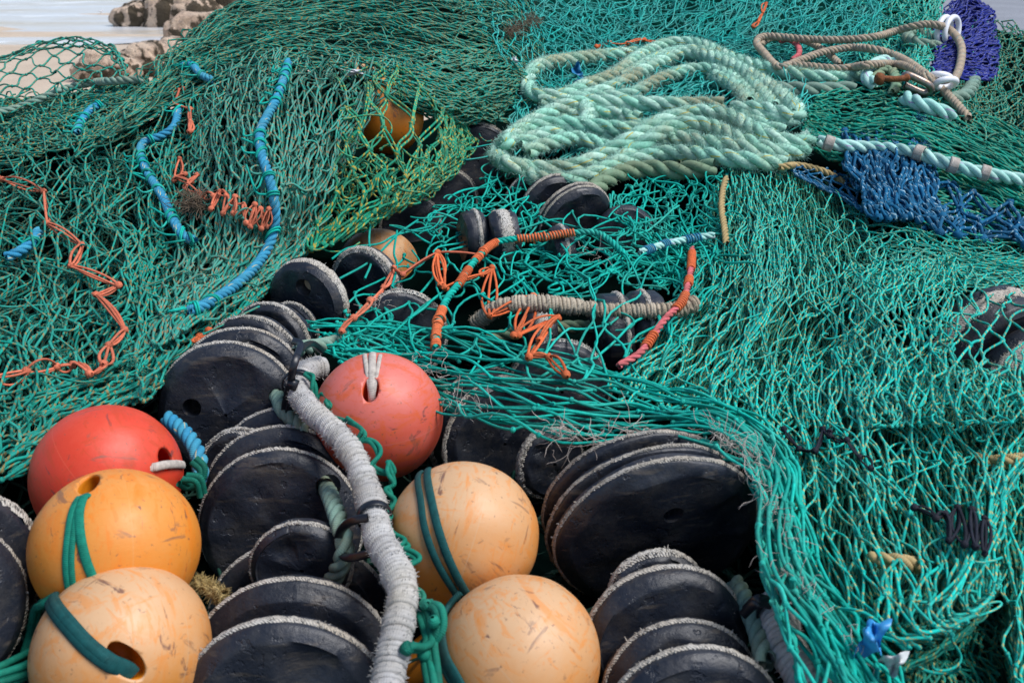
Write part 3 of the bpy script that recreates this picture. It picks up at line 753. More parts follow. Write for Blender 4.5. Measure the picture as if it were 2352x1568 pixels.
def knot_blobs(g, P, Tdir, rad, seed, S=6):
    r = np.random.default_rng(seed); n = len(P)
    d = unit(Tdir + r.normal(size=(n, 3)) * .35)
    x = np.array([-1.1, -.75, 0, .75, 1.1]) * 1.55
    Q = P[:, None] + d[:, None] * (x[None, :, None] * rad)
    prof = np.array([.5, 1.4, 1.7, 1.4, .5]) * rad
    g.tubes(Q, prof[None] * r.uniform(.85, 1.2, (n, 1)), S, r.uniform(0, 1, n), r.uniform(0, 1, n))
    # the crossing turn of the knot
    e = unit(np.cross(d, r.normal(size=(n, 3))))
    Q = P[:, None] + e[:, None] * (np.array([-1, -.55, 0, .55, 1.])[None, :, None] * rad * 1.9)
    g.tubes(Q, (np.array([.35, 1.05, 1.3, 1.05, .35]) * rad)[None] * np.ones((n, 1)), 5, r.uniform(0, 1, n))

def net(g, patch, nu, nv, seed, rad=.0026, slack=.12, au=.05, av=.02, ad=.012, ff=2.2, jit=.18, ex=0.0, twin=0.0, knots=True, keep=1.0,
        ur=(0, 1), vr=(0, 1), K=7, S=5, fold=0.0, ffold=6.0):
    r = np.random.default_rng(seed)
    i = np.arange(nv + 1)[:, None]; j = np.arange(nu + 1)[None]
    u = ur[0] + (ur[1] - ur[0]) * (j + .5 * (i % 2)) / nu; v = vr[0] + (vr[1] - vr[0]) * i / nv + 0 * u
    N1, N2, N3, N4 = (Wave(seed * 11 + k, ff * (1 + .6 * (k == 2))) for k in range(4))
    env = np.clip(np.minimum(u - ur[0], ur[1] - u) / .12, 0, 1) * .8 + .2
    N5 = Wave(seed * 11 + 6, ff * 2.6); u2 = u + (au * N1(u, v * .7) + .33 * au * N5(u, v * .5)) * env + r.normal(size=u.shape) * jit / nu
    v2 = v + av * N2(u, v) + r.normal(size=u.shape) * jit / nv
    e = ex + ad * N3(u2, v2) + fold * np.sin(ffold * 6.283 * (u2 + .10 * N4(u, v))) 
    e = e + r.normal(size=u.shape) * ad * .25
    P = patch(u2, v2, e)
    A, B, TA, TB = [], [], [], []
    Td = unit(np.gradient(P, axis=0)); Td = unit(Td + .16 * r.normal(size=Td.shape))
    lo = i[:-1] % 2
    Pa, Pb = P[:-1], P[1:]
    for row in range(nv):
        odd = row % 2
        A.append(P[row]); B.append(P[row + 1]); TA.append(Td[row]); TB.append(Td[row + 1])
        if odd: A.append(P[row][:-1]); B.append(P[row + 1][1:]); TA.append(Td[row][:-1]); TB.append(Td[row + 1][1:])
        else:   A.append(P[row][1:]); B.append(P[row + 1][:-1]); TA.append(Td[row][1:]); TB.append(Td[row + 1][:-1])
    A, B, TA, TB = (np.concatenate(x) for x in (A, B, TA, TB))
    kp = r.random(len(A)) < keep
    strands(g, A[kp], B[kp], TA[kp], TB[kp], rad, slack * .8, seed + 5, K=K, S=S, twin=twin)
    if knots:
        flat = P.reshape(-1, 3); kk = r.random(len(flat)) < keep
        knot_blobs(g, flat[kk], Td.reshape(-1, 3)[kk], rad * (1 + .45 * bool(twin)), seed + 9)
    return P

def loops(g, patch, n, seed, rad=.0026, length=(.08, .22), curl=1.0, ex=(.0, .03), ur=(0, 1), vr=(0, 1), K=16, S=5):
    """slack bights of twine lying over the net"""
    r = np.random.default_rng(seed)
    u = r.uniform(*ur, n); v = r.uniform(*vr, n); e = r.uniform(*ex, n)
    P0 = patch(u, v, e); du = unit(patch(u + .01, v, e) - P0); dv = unit(patch(u, v + .01, e) - P0); nn = unit(CAM - P0)
    L = r.uniform(*length, n); th = r.uniform(0, 6.28, n); k = r.normal(size=n) * 2.6 * curl; k2 = r.normal(size=n) * 3 * curl
    s = np.linspace(0, 1, K)
    an = th[:, None] + k[:, None] * s + k2[:, None] * (s - .5) ** 2 * 2
    x = np.cumsum(np.cos(an), 1) / K * L[:, None]; y = np.cumsum(np.sin(an), 1) / K * L[:, None]
    h = np.sin(s * math.pi)[None] * r.uniform(.0, .22, n)[:, None] * L[:, None]
    P = P0[:, None] + x[..., None] * du[:, None] + y[..., None] * dv[:, None] + h[..., None] * nn[:, None]
    g.tubes(P, rad * r.uniform(.8, 1.15, n), S, r.random(n), r.random(n))
    knot_blobs(g, P[::2, 0], unit(P[::2, 1] - P[::2, 0]), rad, seed + 1)

def fuzz(g, pts, n, ln, rad, seed, spread=1.0):
    """loose fibre ends growing from given points"""
    r = np.random.default_rng(seed); pts = np.asarray(pts).reshape(-1, 3)
    b = pts[r.integers(0, len(pts), n)] + r.normal(size=(n, 3)) * ln * .15
    d = unit(r.normal(size=(n, 3)) + [0, 0, .5]); l = ln * r.uniform(.4, 1.4, n)
    c = r.normal(size=(n, 3)) * .5
    K = 9; st = d[:, None] * .55 + np.cumsum(r.normal(size=(n, K, 3)) * .42, 1); st[:, :, 2] -= .06 * np.arange(K)
    P = b[:, None] + np.concatenate([np.zeros((n, 1, 3)), np.cumsum(unit(st), 1)], 1)[:, :K] * (l / K)[:, None, None] * spread
    g.tubes(P, rad, 4, r.random(n), r.random(n), taper=True)

def tufts(g, patch, n, seed, ln=.022, m=26, ex=.004):
    r = np.random.default_rng(seed); P = patch(r.uniform(.05, .95, n), r.uniform(.05, .95, n), ex)
    for k in range(n): fuzz(g, P[k:k + 1], int(m * r.uniform(.5, 1.6)), ln * r.uniform(.6, 1.3), .0006, seed * 100 + k)

def inner(patch, root, ex=-.045, n=34, seed=1, ad=.012, m=.04, mat=None):  # dark sheet added behind the meshes so the gaps look shaded
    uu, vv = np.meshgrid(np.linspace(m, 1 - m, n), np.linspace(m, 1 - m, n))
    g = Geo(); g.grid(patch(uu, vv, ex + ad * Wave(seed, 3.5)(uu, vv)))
    o = part('shade_sheet', g, mat or M_shade, root); tag(o, kind='stuff'); return o

def net_thing(label, group=None):
    return empty('fishing_net', (0, 0, 0), label, 'fishing net', 'fishing nets heaped on the quay')
def place(root):
    """move the empty to the base of what it carries"""
    pts = []
    def rec(o):
        for ch in o.children:
            if ch.type == 'MESH': pts.append(np.array([np.array(c) for c in ch.bound_box]) + np.array(world_of(ch)))
            rec(ch)
    bpy.context.view_layer.update(); rec(root); a = np.concatenate(pts)
    p = np.array([*(a.min(0) + a.max(0))[:2] / 2, a[:, 2].min()])
    for ch in root.children: ch.location = Vector(np.array(ch.location) - p)
    root.location = Vector(p)

def lacing(root, pts, width=.004, n_par=3, lift=.02, seed=0, mat='coral', knots=True, name='lacing', patches=()):
    """a few parallel turns of flat twine with knots at every corner"""
    r = np.random.default_rng(seed); g = Geo()
    P = np.array([(p[0], p[1], p[2] if len(p) > 2 else 0) for p in pts], float)
    W = at(P[:, 0], P[:, 1], (np.array([surf_depth(P[i:i+1, 0], P[i:i+1, 1], patches)[0] for i in range(len(P))]) if patches else depth(P[:, 0], P[:, 1])) - lift - P[:, 2])
    for a, b in zip(W[:-1], W[1:]):
        for k in range(n_par):
            t = np.linspace(0, 1, 9)[:, None]
            o = r.normal(size=3) * width * .9; sg = r.normal(size=3) * np.linalg.norm(b - a) * .05
            q = a * (1 - t) + b * t + (o + sg * .6) * 4 * t * (1 - t) + o * .25
            g.tubes(q, width * .55, 6, flat=.7, rnd=r.random(), t0=[r.random()])
    if knots: knot_blobs(g, W, unit(np.gradient(W, axis=0)), width * .8, seed + 3, S=8)
    return part(name, g, M_net[mat], root)

# ---- 1. dull green net of the left mound
root = net_thing('dull green net heaped on the left, crossed by orange lacing and blue rope')
L1 = Patch([[(-40,330),(150,315),(300,270),(490,165)],[(-40,500),(150,480),(300,450),(455,380)],[(-40,680),(150,660),(300,640),(440,600)],
            [(-40,860),(140,830),(270,790),(410,735)],[(-40,1090),(120,985),(230,925),(345,890)]], folds=[(.055, .75, .9, 5)])
P1 = Patch([[(470,185),(590,152,.05),(720,138,.06),(890,150,.02)],[(440,330),(555,310,.10),(685,310,.12),(815,310,.05)],[(420,480,-.02),(540,470,.09),(655,450,.11),(765,430,.03)],
            [(385,640),(495,620),(600,590),(700,560)],[(310,820),(385,780),(455,730),(560,690)]], lift=.02, folds=[(.028, 1.5, .35, 6)])
E1 = Patch([[(600,480),(690,530),(760,520)],[(520,600),(590,650),(640,640)],[(430,700),(490,750),(530,740)],[(330,800),(380,850),(400,860)],[(180,870),(220,930),(270,930)],[(-40,960),(0,1060),(40,1085)]], lift=.012)
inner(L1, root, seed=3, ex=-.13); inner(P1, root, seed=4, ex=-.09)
g = Geo()
L1d = Patch(np.swapaxes(L1.G, 0, 1).tolist()); L1d.folds = [(.055, type('W', (), {'__call__': lambda self, u, v: L1.folds[0][1](v, u)})())]
for k in range(4):      # deep crumpled layers, then wide open meshes on top
    net(g, (L1, L1d)[k % 2], 19, 8, 100 + k, rad=.0022, slack=.20, au=.13, av=.06, ad=.026, ff=2.4, jit=.14, ex=-.095 + .016 * k)
L6 = Patch([[(-600,480,-.35),(-300,400,-.08),(-20,330)],[(-620,700,-.35),(-300,600,-.08),(-20,500)],[(-650,900,-.3),(-300,800,-.06),(-20,680)],[(-650,1120,-.25),(-300,1030,-.05),(-20,880)],[(-600,1330,-.2),(-300,1240,-.04),(-20,1080)]], lift=-.03)
inner(L6, root, seed=31, ex=-.08)
for k in range(3): net(g, L6, 18, 14, 130 + k, rad=.0024, slack=.12, au=.1, av=.05, ad=.02, jit=.1, ex=-.04 + .02 * k)
part('under_layer', g, M_net['dull_shaded'], root); g = Geo()
for k in range(3):
    net(g, L1, 10, 8, 106 + k, rad=.0024, slack=.14, au=.11, av=.07, ad=.018, ff=2.0, jit=.08, ex=-.02 + .016 * k, K=9)
loops(g, L1, 150, 140, rad=.0022, ex=(-.05, .015), length=(.08, .24), curl=.8)
for k in range(3):
    net(g, E1, 7, 12, 120 + k, rad=.0024, slack=.10, au=.10, av=.02, ad=.014, jit=.10, ex=-.02 + .012 * k)
tufts(g, L1, 26, 1); tufts(g, E1, 10, 2)
part('netting', g, M_net['dull'], root)
g, gd = Geo(), Geo()
for k in range(4):
    net(g if k >= 2 else gd, P1, 22 - k, 10, 150 + k, rad=.0025, slack=.11, au=.05, av=.03, ad=.012, ff=2.4, jit=.11, ex=-.06 + .020 * k, fold=.010, ffold=5.3)
loops(g, P1, 70, 160, rad=.0027, ex=(0, .012), length=(.05, .12))
tufts(g, P1, 18, 3)
part('draped_panel', g, M_net['grey'], root); part('under_layer', gd, M_net['dull_shaded'], root)
lacing(root, [(-30,400),(5,412),(100,440),(107,512),(188,562),(163,610),(272,655),(220,676),(286,757),(250,792),(238,835),(205,858),(168,838),(130,842),(60,852),(-20,868)], .0050, 3, lift=.014, patches=(L1, P1, E1), seed=3)
lacing(root, [(420,205),(402,182),(404,210),(400,236),(436,250),(438,282),(436,302)], .0058, 3, lift=.014, patches=(L1, P1, E1), seed=5)
lacing(root, [(412,365),(400,415),(425,400),(405,408),(440,418),(452,402),(425,430),(455,442),(465,455),(490,450),(485,480),(505,440),(520,450),(512,490),(540,452),(536,490),(560,470),(565,512),(585,470),(575,520),(598,480),(600,525),(618,480),(612,520)], .0044, 3, lift=.014, patches=(L1, P1, E1), seed=6)
lacing(root, [(0,318),(40,325),(95,330)], .0050, 3, lift=.014, patches=(L1, P1, E1), seed=9)
lacing(root, [(480,760),(458,772),(455,785)], .005, 3, lift=.014, patches=(L1, P1, E1), seed=10, mat='orange')
place(root); NET_LEFT = root

# ---- 2. yellow green bag of double twine over the floats
root = net_thing('yellow green net bag of doubled twine bulging over the orange floats')
B2 = Patch([[(760,165),(850,142,.03),(950,148,.03),(1015,195,-.04)],[(775,265,.06),(875,255,.15),(990,250,.12),(1066,290,-.05)],[(765,370,.06),(865,370,.16),(985,365,.14),(1074,335,-.05)],[(745,460,.02),(835,470,.10),(940,440,.10),(1030,400,-.04)],[(690,590),(750,560,.02),(830,525,.03),(940,465,-.02)]], lift=.05)
uu, vv = np.meshgrid(np.linspace(.05, .95, 26), np.linspace(.48, .95, 18)); g = Geo(); g.grid(B2(uu, vv, -.10)); tag(part('shade_sheet', g, M_shade, root), kind='stuff')  # dark sheet added as shade inside the bag
g = Geo()
net(g, B2, 6, 7, 200, rad=.0030, slack=.08, au=.04, av=.03, ad=.005, jit=.08, twin=1.4, K=9)
net(g, B2, 8, 7, 201, rad=.0026, slack=.2, au=.08, av=.04, ad=.012, jit=.2, ex=-.03, vr=(.5, 1))
net(g, B2, 10, 10, 202, rad=.0026, slack=.2, au=.06, av=.04, ad=.012, jit=.3, ex=-.06, vr=(.45, 1))
net(g, B2, 6, 8, 203, rad=.0028, slack=.06, au=.02, av=.02, ad=.006, jit=.1, ur=(.74, 1), twin=1.1, ex=-.01)
net(g, B2, 7, 8, 204, rad=.0026, slack=.06, au=.02, av=.02, ad=.008, jit=.1, ur=(.78, 1), ex=-.03)
loops(g, B2, 60, 205, ex=(-.08, 0), vr=(.4, 1)); loops(g, B2, 10, 206, ex=(-.03, .0), vr=(0, .4))
tufts(g, B2, 12, 4); part('netting', g, M_net['bag'], root); place(root)

# ---- 3. darker mound behind on the left
root = net_thing('dark green net mound rising to the top edge left of centre')
C3 = Patch([[(230,330),(265,290),(310,250)],[(420,225),(418,155),(432,104)],[(570,160),(560,85),(545,22)],[(760,150),(760,55),(750,-20)],[(960,180),(960,70),(960,-40)],[(1140,260),(1150,110),(1170,-45)],[(1215,260),(1225,160),(1240,60)]], folds=[(.085, .8, .55, 8), (.03, 1.5, 1.2, 9)])
C3b = Patch([[(860,200),(885,160),(930,110)],[(940,250),(975,190,.10),(1000,115,.03)],[(1075,285),(1090,210,.16),(1090,125,.05)],[(1160,260),(1175,190,.12),(1170,110)],[(1205,190),(1205,170),(1195,130)]], lift=.06)
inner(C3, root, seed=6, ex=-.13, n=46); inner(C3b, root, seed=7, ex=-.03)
g, gd = Geo(), Geo()
for k in range(5):
    net(g if k > 2 else gd, C3, 24 - k, 14 - k, 300 + k, rad=.0026, slack=.14, au=.12, av=.03, ad=.034, ff=2.3, jit=.12, ex=-.085 + .024 * k, S=4, K=7)
for k in range(3):
    net(g, C3b, 16, 12, 320 + k, rad=.0027, slack=.10, au=.05, av=.02, ad=.010, jit=.1, ex=-.03 + .015 * k, S=4, K=6, fold=.008, ffold=4)
loops(g, C3, 130, 330, rad=.0026, ex=(-.02, .03), length=(.1, .3), S=4)
part('under_layer', gd, M_net['dull_shaded'], root)
part('netting', g, M_net['back'], root); place(root)

# ---- 4. arch of open net at far left
root = net_thing('open arch of dark green meshes at the far left with the beach showing through')
A4 = Patch([[(-50,270,.05),(-45,210,.08),(-40,160,.04),(-50,150,-.1)],[(75,255,.06),(65,180,.10),(75,105,.05),(90,115,-.12)],[(180,235,.06),(178,165,.10),(172,88,.05),(190,108,-.12)],[(258,205,.05),(268,155,.07),(250,104,.04),(255,122,-.08)],[(284,195,.04),(294,170,.05),(282,135,.02),(280,145,-.06)]])
g = Geo()
net(g, A4, 7, 13, 400, rad=.0029, slack=.06, au=.02, av=.015, ad=.004, jit=.07, K=9)
part('netting', g, M_net['dull'], root)
g = Geo()
L4 = Patch([[(-40,360),(-40,300),(-40,235)],[(140,340),(140,275),(150,225)],[(300,280),(300,235),(320,185)]], folds=[(.06, .7, .9, 19)])
inner(L4, root, seed=9, ex=-.05)
for k in range(4): net(g, L4, 8, 14, 410 + k, rad=.0027, slack=.3, au=.08, av=.05, ad=.015, jit=.3, ex=-.03 + .012 * k)
loops(g, L4, 160, 420, rad=.0025)
part('crumpled_edge', g, M_net['back'], root); place(root)

# ---- 5. fine pale teal nets at the back
root = net_thing('fine pale teal netting spread along the top edge behind the rope coil')
E5 = Patch([[(1130,-50),(1450,-60),(1750,-60),(2010,-40)],[(1160,90),(1450,85),(1720,75),(2000,70)],[(1190,230),(1450,200),(1720,180),(2000,160)],[(1170,370),(1350,340),(1600,330),(1900,270)]], folds=[(.09, .7, .8, 11)])
uu, vv = np.meshgrid(np.linspace(.02, .98, 40), np.linspace(.02, .98, 40)); g = Geo(); g.grid(E5(uu, vv, -.14 + .02 * Wave(12, 3.5)(uu, vv)))
tag(part('shade_sheet', g, plain_mat('shade_fine', (.004, .05, .038), .95, scale=60, spec=0), root), kind='stuff')  # dark teal sheet painting shade behind the fine meshes
g = Geo()
for k in range(5):
    net(g, E5, 26 + 2 * k, 15 + k, 500 + k, rad=.0022, slack=.14, au=.09, av=.06, ad=.034, ff=2.4, jit=.14, ex=-.08 + .026 * k, S=4, K=6)
loops(g, E5, 260, 520, rad=.0021, length=(.15, .45), curl=.4, S=4, ex=(-.02, .03))
part('netting', g, M_net['fine'], root)
lacing(root, [(1760,8),(1752,30),(1742,50),(1730,62)], .005, 4, lift=.03, patches=(E5,), seed=51, mat='orange')
lacing(root, [(1370,108),(1400,98),(1440,100),(1480,92),(1520,95)], .0062, 3, lift=.03, patches=(E5,), seed=52, mat='orange')
place(root)

# ---- 6. right hand mound, yellow flecked
root = net_thing('big bright teal net with yellow flecks mounded over the right half')
R1 = Patch([[(1640,425),(1720,385),(1850,410),(1975,475)],[(1615,520),(1720,490),(1860,530),(2010,580)],[(1590,640),(1700,640),(1840,680),(2010,720)],[(1500,780),(1640,800),(1780,830),(1970,860)],[(1425,890),(1570,960),(1740,1005),(1900,1010)]], lift=.02, folds=[(.035, .9, .7, 14)])
R2 = Patch([[(1940,480),(2090,485),(2240,525),(2400,560)],[(1980,600),(2120,590),(2250,600),(2400,620)],[(1970,740),(2060,700),(2160,660),(2400,655)]], lift=.01, folds=[(.06, .8, .8, 15)])
R2b = Patch([[(1960,620),(2120,610),(2250,620),(2410,640)],[(1960,780),(2100,770,.05),(2240,750,.10),(2410,740,.10)],[(1980,960),(2110,960,.03),(2240,950,.08),(2410,950,.08)]], lift=.13)
R3 = Patch([[(1700,900),(1850,820),(2000,800),(2180,850),(2400,920)],[(1770,1010),(1900,1000),(2050,975),(2200,980),(2400,990)],[(1800,1130),(1950,1130),(2100,1130),(2240,1115),(2330,1090)],[(1825,1260),(1960,1290),(2120,1290,.03),(2240,1265,.03),(2292,1200)],[(1900,1420),(2000,1430,.03),(2120,1420,.04),(2220,1385,.02),(2285,1320)],[(2000,1550),(2100,1500),(2190,1455),(2255,1400),(2288,1350)]], lift=.02, folds=[(.055, 1.0, .6, 16)])
R4 = Patch([[(2200,860),(2300,900),(2420,920)],[(2290,1060),(2340,1080),(2420,1090)],[(2300,1250),(2350,1260),(2420,1270)],[(2310,1420),(2350,1420),(2420,1420)],[(2330,1620),(2360,1620),(2420,1620)]], lift=.0)
R5 = Patch([[(1980,1560),(2080,1500),(2180,1470),(2300,1400)],[(1990,1590),(2100,1550),(2220,1520),(2330,1480)],[(2000,1680),(2100,1660),(2250,1640),(2380,1600)]], lift=-.06)
for k, p_ in enumerate((R1, R2, R3, R4, R5)): inner(p_, root, seed=20 + k, ex=-.17)
g = Geo()
for k in range(4): net(g, R1, 40, 7, 600 + k, rad=.0018, slack=.07, au=.07, av=.03, ad=.026, ff=1.9, jit=.07, ex=-.11 + .02 * k, K=9)
for k in range(4): net(g, R3, 46, 8, 610 + k, rad=.0017, slack=.08, au=.09, av=.03, ad=.030, ff=1.9, jit=.07, ex=-.13 + .022 * k, K=9)
for k in range(3): net(g, R4, 11, 9, 620 + k, rad=.0018, slack=.12, au=.07, av=.03, ad=.012, jit=.12, ex=-.02 + .01 * k)
for k in range(4): net(g, R5, 22, 6, 630 + k, rad=.0018, slack=.14, au=.07, av=.03, ad=.014, jit=.14, ex=-.04 + .012 * k)
R3f = Patch([[(2150,1000),(2230,960)],[(2230,1120),(2270,1090)],[(2262,1240),(2300,1200)],[(2250,1360),(2292,1340)],[(2180,1450),(2230,1440)],[(2060,1520),(2090,1530)]], lift=.0)
for k in range(4): net(g, R3f, 12, 9, 640 + k, rad=.0018, slack=.07, au=.07, av=.02, ad=.010, jit=.1, ex=-.02 + .01 * k)
# the heap goes on past the right edge of the photo and slumps to the quay
R6 = Patch([[(2330,560),(2560,610,-.05),(2800,700,-.22),(2950,800,-.40)],[(2330,760),(2580,810,-.05),(2850,900,-.22),(3000,1000,-.38)],[(2330,1000),(2600,1060,-.05),(2850,1150,-.2),(3000,1250,-.32)],[(2335,1300),(2600,1350,-.05),(2850,1420,-.18),(3000,1500,-.28)],[(2340,1650),(2600,1680,-.05),(2850,1720,-.15),(3000,1780,-.22)]], lift=-.03)
inner(R6, root, seed=29, ex=-.08)
for k in range(3): net(g, R6, 22, 14, 645 + k, rad=.0019, slack=.08, au=.08, av=.04, ad=.02, jit=.08, ex=-.04 + .02 * k)
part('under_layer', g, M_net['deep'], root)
g = Geo(); tufts(g, R1, 16, 5, .016); tufts(g, R2, 14, 6, .016); tufts(g, R3, 14, 7, .014)
net(g, R1, 19, 7, 650, rad=.0019, slack=.08, au=.08, av=.04, ad=.014, ff=2.2, jit=.07, ex=.0, vr=(.25, 1), K=9)
net(g, R1, 13, 6, 651, rad=.0020, slack=.08, au=.08, av=.04, ad=.014, ff=2.2, jit=.07, ex=.018, vr=(.3, 1), K=9)
net(g, R1, 24, 6, 652, rad=.0018, slack=.08, au=.06, av=.02, ad=.010, ff=2.4, jit=.1, ex=.0, vr=(.0, .5))
R2d = Patch(np.swapaxes(R2.G, 0, 1).tolist(), lift=.01); R2d.folds = [(.06, type('W', (), {'__call__': lambda self, u, v: R2.folds[0][1](v, u)})())]
for k in range(4): net(g, (R2, R2d)[k % 2], 18 - 2 * k, 8, 655 + k, rad=.0019, slack=.09, au=.10, av=.05, ad=.018, ff=2.2, jit=.07, ex=-.07 + .024 * k, K=9)
net(g, R2b, 11, 9, 660, rad=.0022, slack=.06, au=.03, av=.03, ad=.006, jit=.18)
net(g, R2b, 9, 6, 661, rad=.0018, slack=.16, au=.04, av=.03, ad=.01, jit=.25, ex=-.02, ur=(0, .55))
net(g, R2b, 8, 7, 662, rad=.0018, slack=.16, au=.04, av=.03, ad=.01, jit=.25, ex=-.03, ur=(0, .5))
net(g, R2b, 12, 4, 663, rad=.0018, slack=.16, au=.04, av=.03, ad=.01, jit=.25, ex=-.015, vr=(.78, 1.02))
net(g, R3, 15, 8, 665, rad=.0019, slack=.07, au=.07, av=.04, ad=.012, jit=.07, ex=.005, K=8)
net(g, R3, 9, 7, 666, rad=.0020, slack=.05, au=.05, av=.04, ad=.008, jit=.06, ex=.030, K=8)
net(g, R3, 14, 5, 667, rad=.0018, slack=.18, au=.08, av=.03, ad=.014, jit=.13, ex=.0, vr=(0, .45))
net(g, R4, 4, 7, 668, rad=.0018, slack=.12, au=.04, av=.03, ad=.008, jit=.1, ex=.025)
loops(g, R1, 24, 670, rad=.0018, vr=(.2, 1), length=(.05, .14)); loops(g, R2, 24, 671, rad=.0018, length=(.05, .16)); loops(g, R3, 24, 672, rad=.0018, length=(.05, .14), ex=(-.02, .02)); loops(g, R3, 24, 673, rad=.0018, length=(.05, .12), ex=(-.02, .02), vr=(0, .35))
part('netting', g, M_net['right'], root)
lacing(root, [(1800,985),(1835,1030),(1872,1035),(1890,985),(1905,1000)], .0035, 2, lift=.02, patches=(R1, R3), seed=61, mat='black', name='mending_twine')
lacing(root, [(1905,990),(1945,1010),(1975,1050),(2000,1075)], .0032, 2, lift=.02, patches=(R1, R3), seed=62, mat='black', name='mending_twine')
lacing(root, [(2100,1165),(2150,1190),(2170,1180),(2180,1240),(2200,1165),(2215,1250),(2232,1170),(2240,1255),(2262,1190),(2262,1270)], .0034, 3, lift=.03, patches=(R3,), seed=63, mat='black', name='mending_twine')
place(root)

# ---- 7. sparse thick teal net in the middle with its bunched stream
root = net_thing('sparse net of thick bright teal cord over the middle discs, bunched into a stream')
J1 = Patch([[(850,610),(1000,570),(1140,525),(1300,495),(1500,485),(1650,530)],[(810,690),(980,650,.03),(1120,620,.05),(1300,600,.05),(1480,600,.04),(1625,620)],[(770,755),(930,745,.03),(1110,740,.05),(1290,725,.05),(1450,740,.04),(1600,700)],[(745,800),(920,830),(1100,850),(1280,870),(1430,900),(1500,870)]], lift=.03)
J2 = Patch([[(740,750),(765,795),(800,840)],[(940,755),(960,830),(985,915)],[(1190,800),(1200,880),(1215,985)],[(1470,880),(1450,935),(1430,1000)],[(1710,945),(1690,985),(1660,1025)],[(1820,1060),(1780,1090),(1740,1120)],[(1850,1200),(1800,1220),(1750,1240)],[(1900,1330),(1830,1340),(1770,1350)],[(2010,1460),(1910,1470),(1820,1480)],[(2110,1620),(1990,1630),(1880,1640)]], lift=.045)
J3 = Patch([[(960,520),(1060,450),(1160,390),(1230,440)],[(990,540),(1080,500),(1150,470),(1215,490)],[(1000,580),(1090,560),(1160,540),(1210,530)]], lift=.03)
J4 = Patch([[(1410,440),(1480,400),(1560,385),(1660,400)],[(1420,490),(1490,460),(1570,450),(1650,470)],[(1450,560),(1520,540),(1590,530),(1650,540)],[(1540,640),(1580,610),(1620,600),(1660,600)]], lift=.03)
J5 = Patch([[(1130,560),(1300,530),(1480,520),(1620,540)],[(1160,620),(1320,600),(1480,590),(1600,610)],[(1180,690),(1340,670),(1480,660),(1570,680)]], lift=.0)
g = Geo()
net(g, J1, 9, 6, 700, rad=.0024, slack=.09, au=.02, av=.03, ad=.006, jit=.16)
net(g, J1, 7, 5, 701, rad=.0024, slack=.14, au=.06, av=.06, ad=.012, jit=.2, ex=-.03, keep=.6, K=9)
for k in range(2): net(g, J5, 10, 5, 705 + k, rad=.0024, slack=.22, au=.12, av=.08, ad=.018, jit=.2, ex=-.03 + .02 * k, keep=.75, K=9)
loops(g, J5, 34, 709, rad=.0024, length=(.1, .3), ex=(-.03, .02))
for k in range(2): net(g, J2, 5, 12 + k, 710 + k, rad=.0024, K=9, slack=.08, au=.10, av=.025, ad=.014, jit=.12, ex=-.03 + .016 * k)
net(g, J2, 4, 11, 714, rad=.0024, K=9, slack=.08, au=.08, av=.02, ad=.008, jit=.1, ex=.02)
J2c = Patch([[(p[0][0] * .3 + p[1][0] * .7, p[0][1] * .3 + p[1][1] * .7), tuple(p[1][:2]), (p[2][0] * .3 + p[1][0] * .7, p[2][1] * .3 + p[1][1] * .7)] for p in J2.G], lift=.055)
for k in range(3): net(g, J2c, 3, 9 + k, 716 + k, rad=.0024, K=10, slack=.06, au=.08, av=.02, ad=.008, jit=.3, ex=-.01 + .01 * k, vr=(.40, 1))
net(g, J3, 4, 3, 720, rad=.0024, slack=.2, au=.03, av=.03, ad=.01, jit=.3); net(g, J3, 5, 4, 721, rad=.0024, slack=.3, au=.05, av=.05, ad=.015, jit=.4, ex=-.03)
loops(g, J3, 26, 722, rad=.0024, length=(.12, .3))
for k in range(2): net(g, J4, 8, 6, 725 + k, rad=.0024, slack=.2, au=.09, av=.05, ad=.014, jit=.18, ex=-.03 + .02 * k, K=9)
loops(g, J4, 34, 729, rad=.0024, length=(.1, .25))
M7 = Patch([[(740,780),(790,735),(850,680)],[(770,820),(830,790),(900,740)],[(820,850),(900,830),(980,800)]], lift=.03)
net(g, M7, 5, 4, 730, rad=.0024, slack=.08, au=.02, av=.02, ad=.005, jit=.2); net(g, M7, 4, 5, 731, rad=.0024, slack=.1, au=.05, av=.02, ad=.005, jit=.2, ex=-.02)
# strand ends hanging over the far float and gathered cords at the right
for pts in ([(762,595),(800,570),(870,560),(910,540),(990,520)], [(850,515),(848,555),(853,600),(838,640)], [(912,530),(905,580),(912,610),(900,660)], [(780,640),(850,600),(912,540),(960,505)],
            [(1750,1010),(1785,1090),(1765,1180),(1775,1300),(1830,1390),(1900,1490),(1960,1600)], [(1770,1000),(1812,1090),(1790,1190),(1800,1290),(1870,1370),(1950,1470),(2030,1600)]):
    q = ppath(pts, 60, lift=.075); g.tubes(q, .0025, 7, rnd=.3)
part('netting', g, M_net['thick'], root)
lacing(root, [(1100,585,.02),(1005,580),(925,630),(905,615),(880,660),(850,690),(812,730),(785,760)], .0048, 3, lift=.085, seed=71, mat='coral')
lacing(root, [(1005,580),(1020,660),(1105,630),(1130,615),(1125,725),(1225,680),(1180,770),(1282,730),(1240,780)], .0048, 3, lift=.09, seed=72, mat='orange')
lacing(root, [(1225,680),(1190,770),(1270,735),(1215,820),(1260,820),(1300,860)], .0048, 3, lift=.085, seed=73, mat='orange')
lacing(root, [(1005,580),(1012,655),(1025,662)], .0048, 3, lift=.08, seed=74, mat='orange')
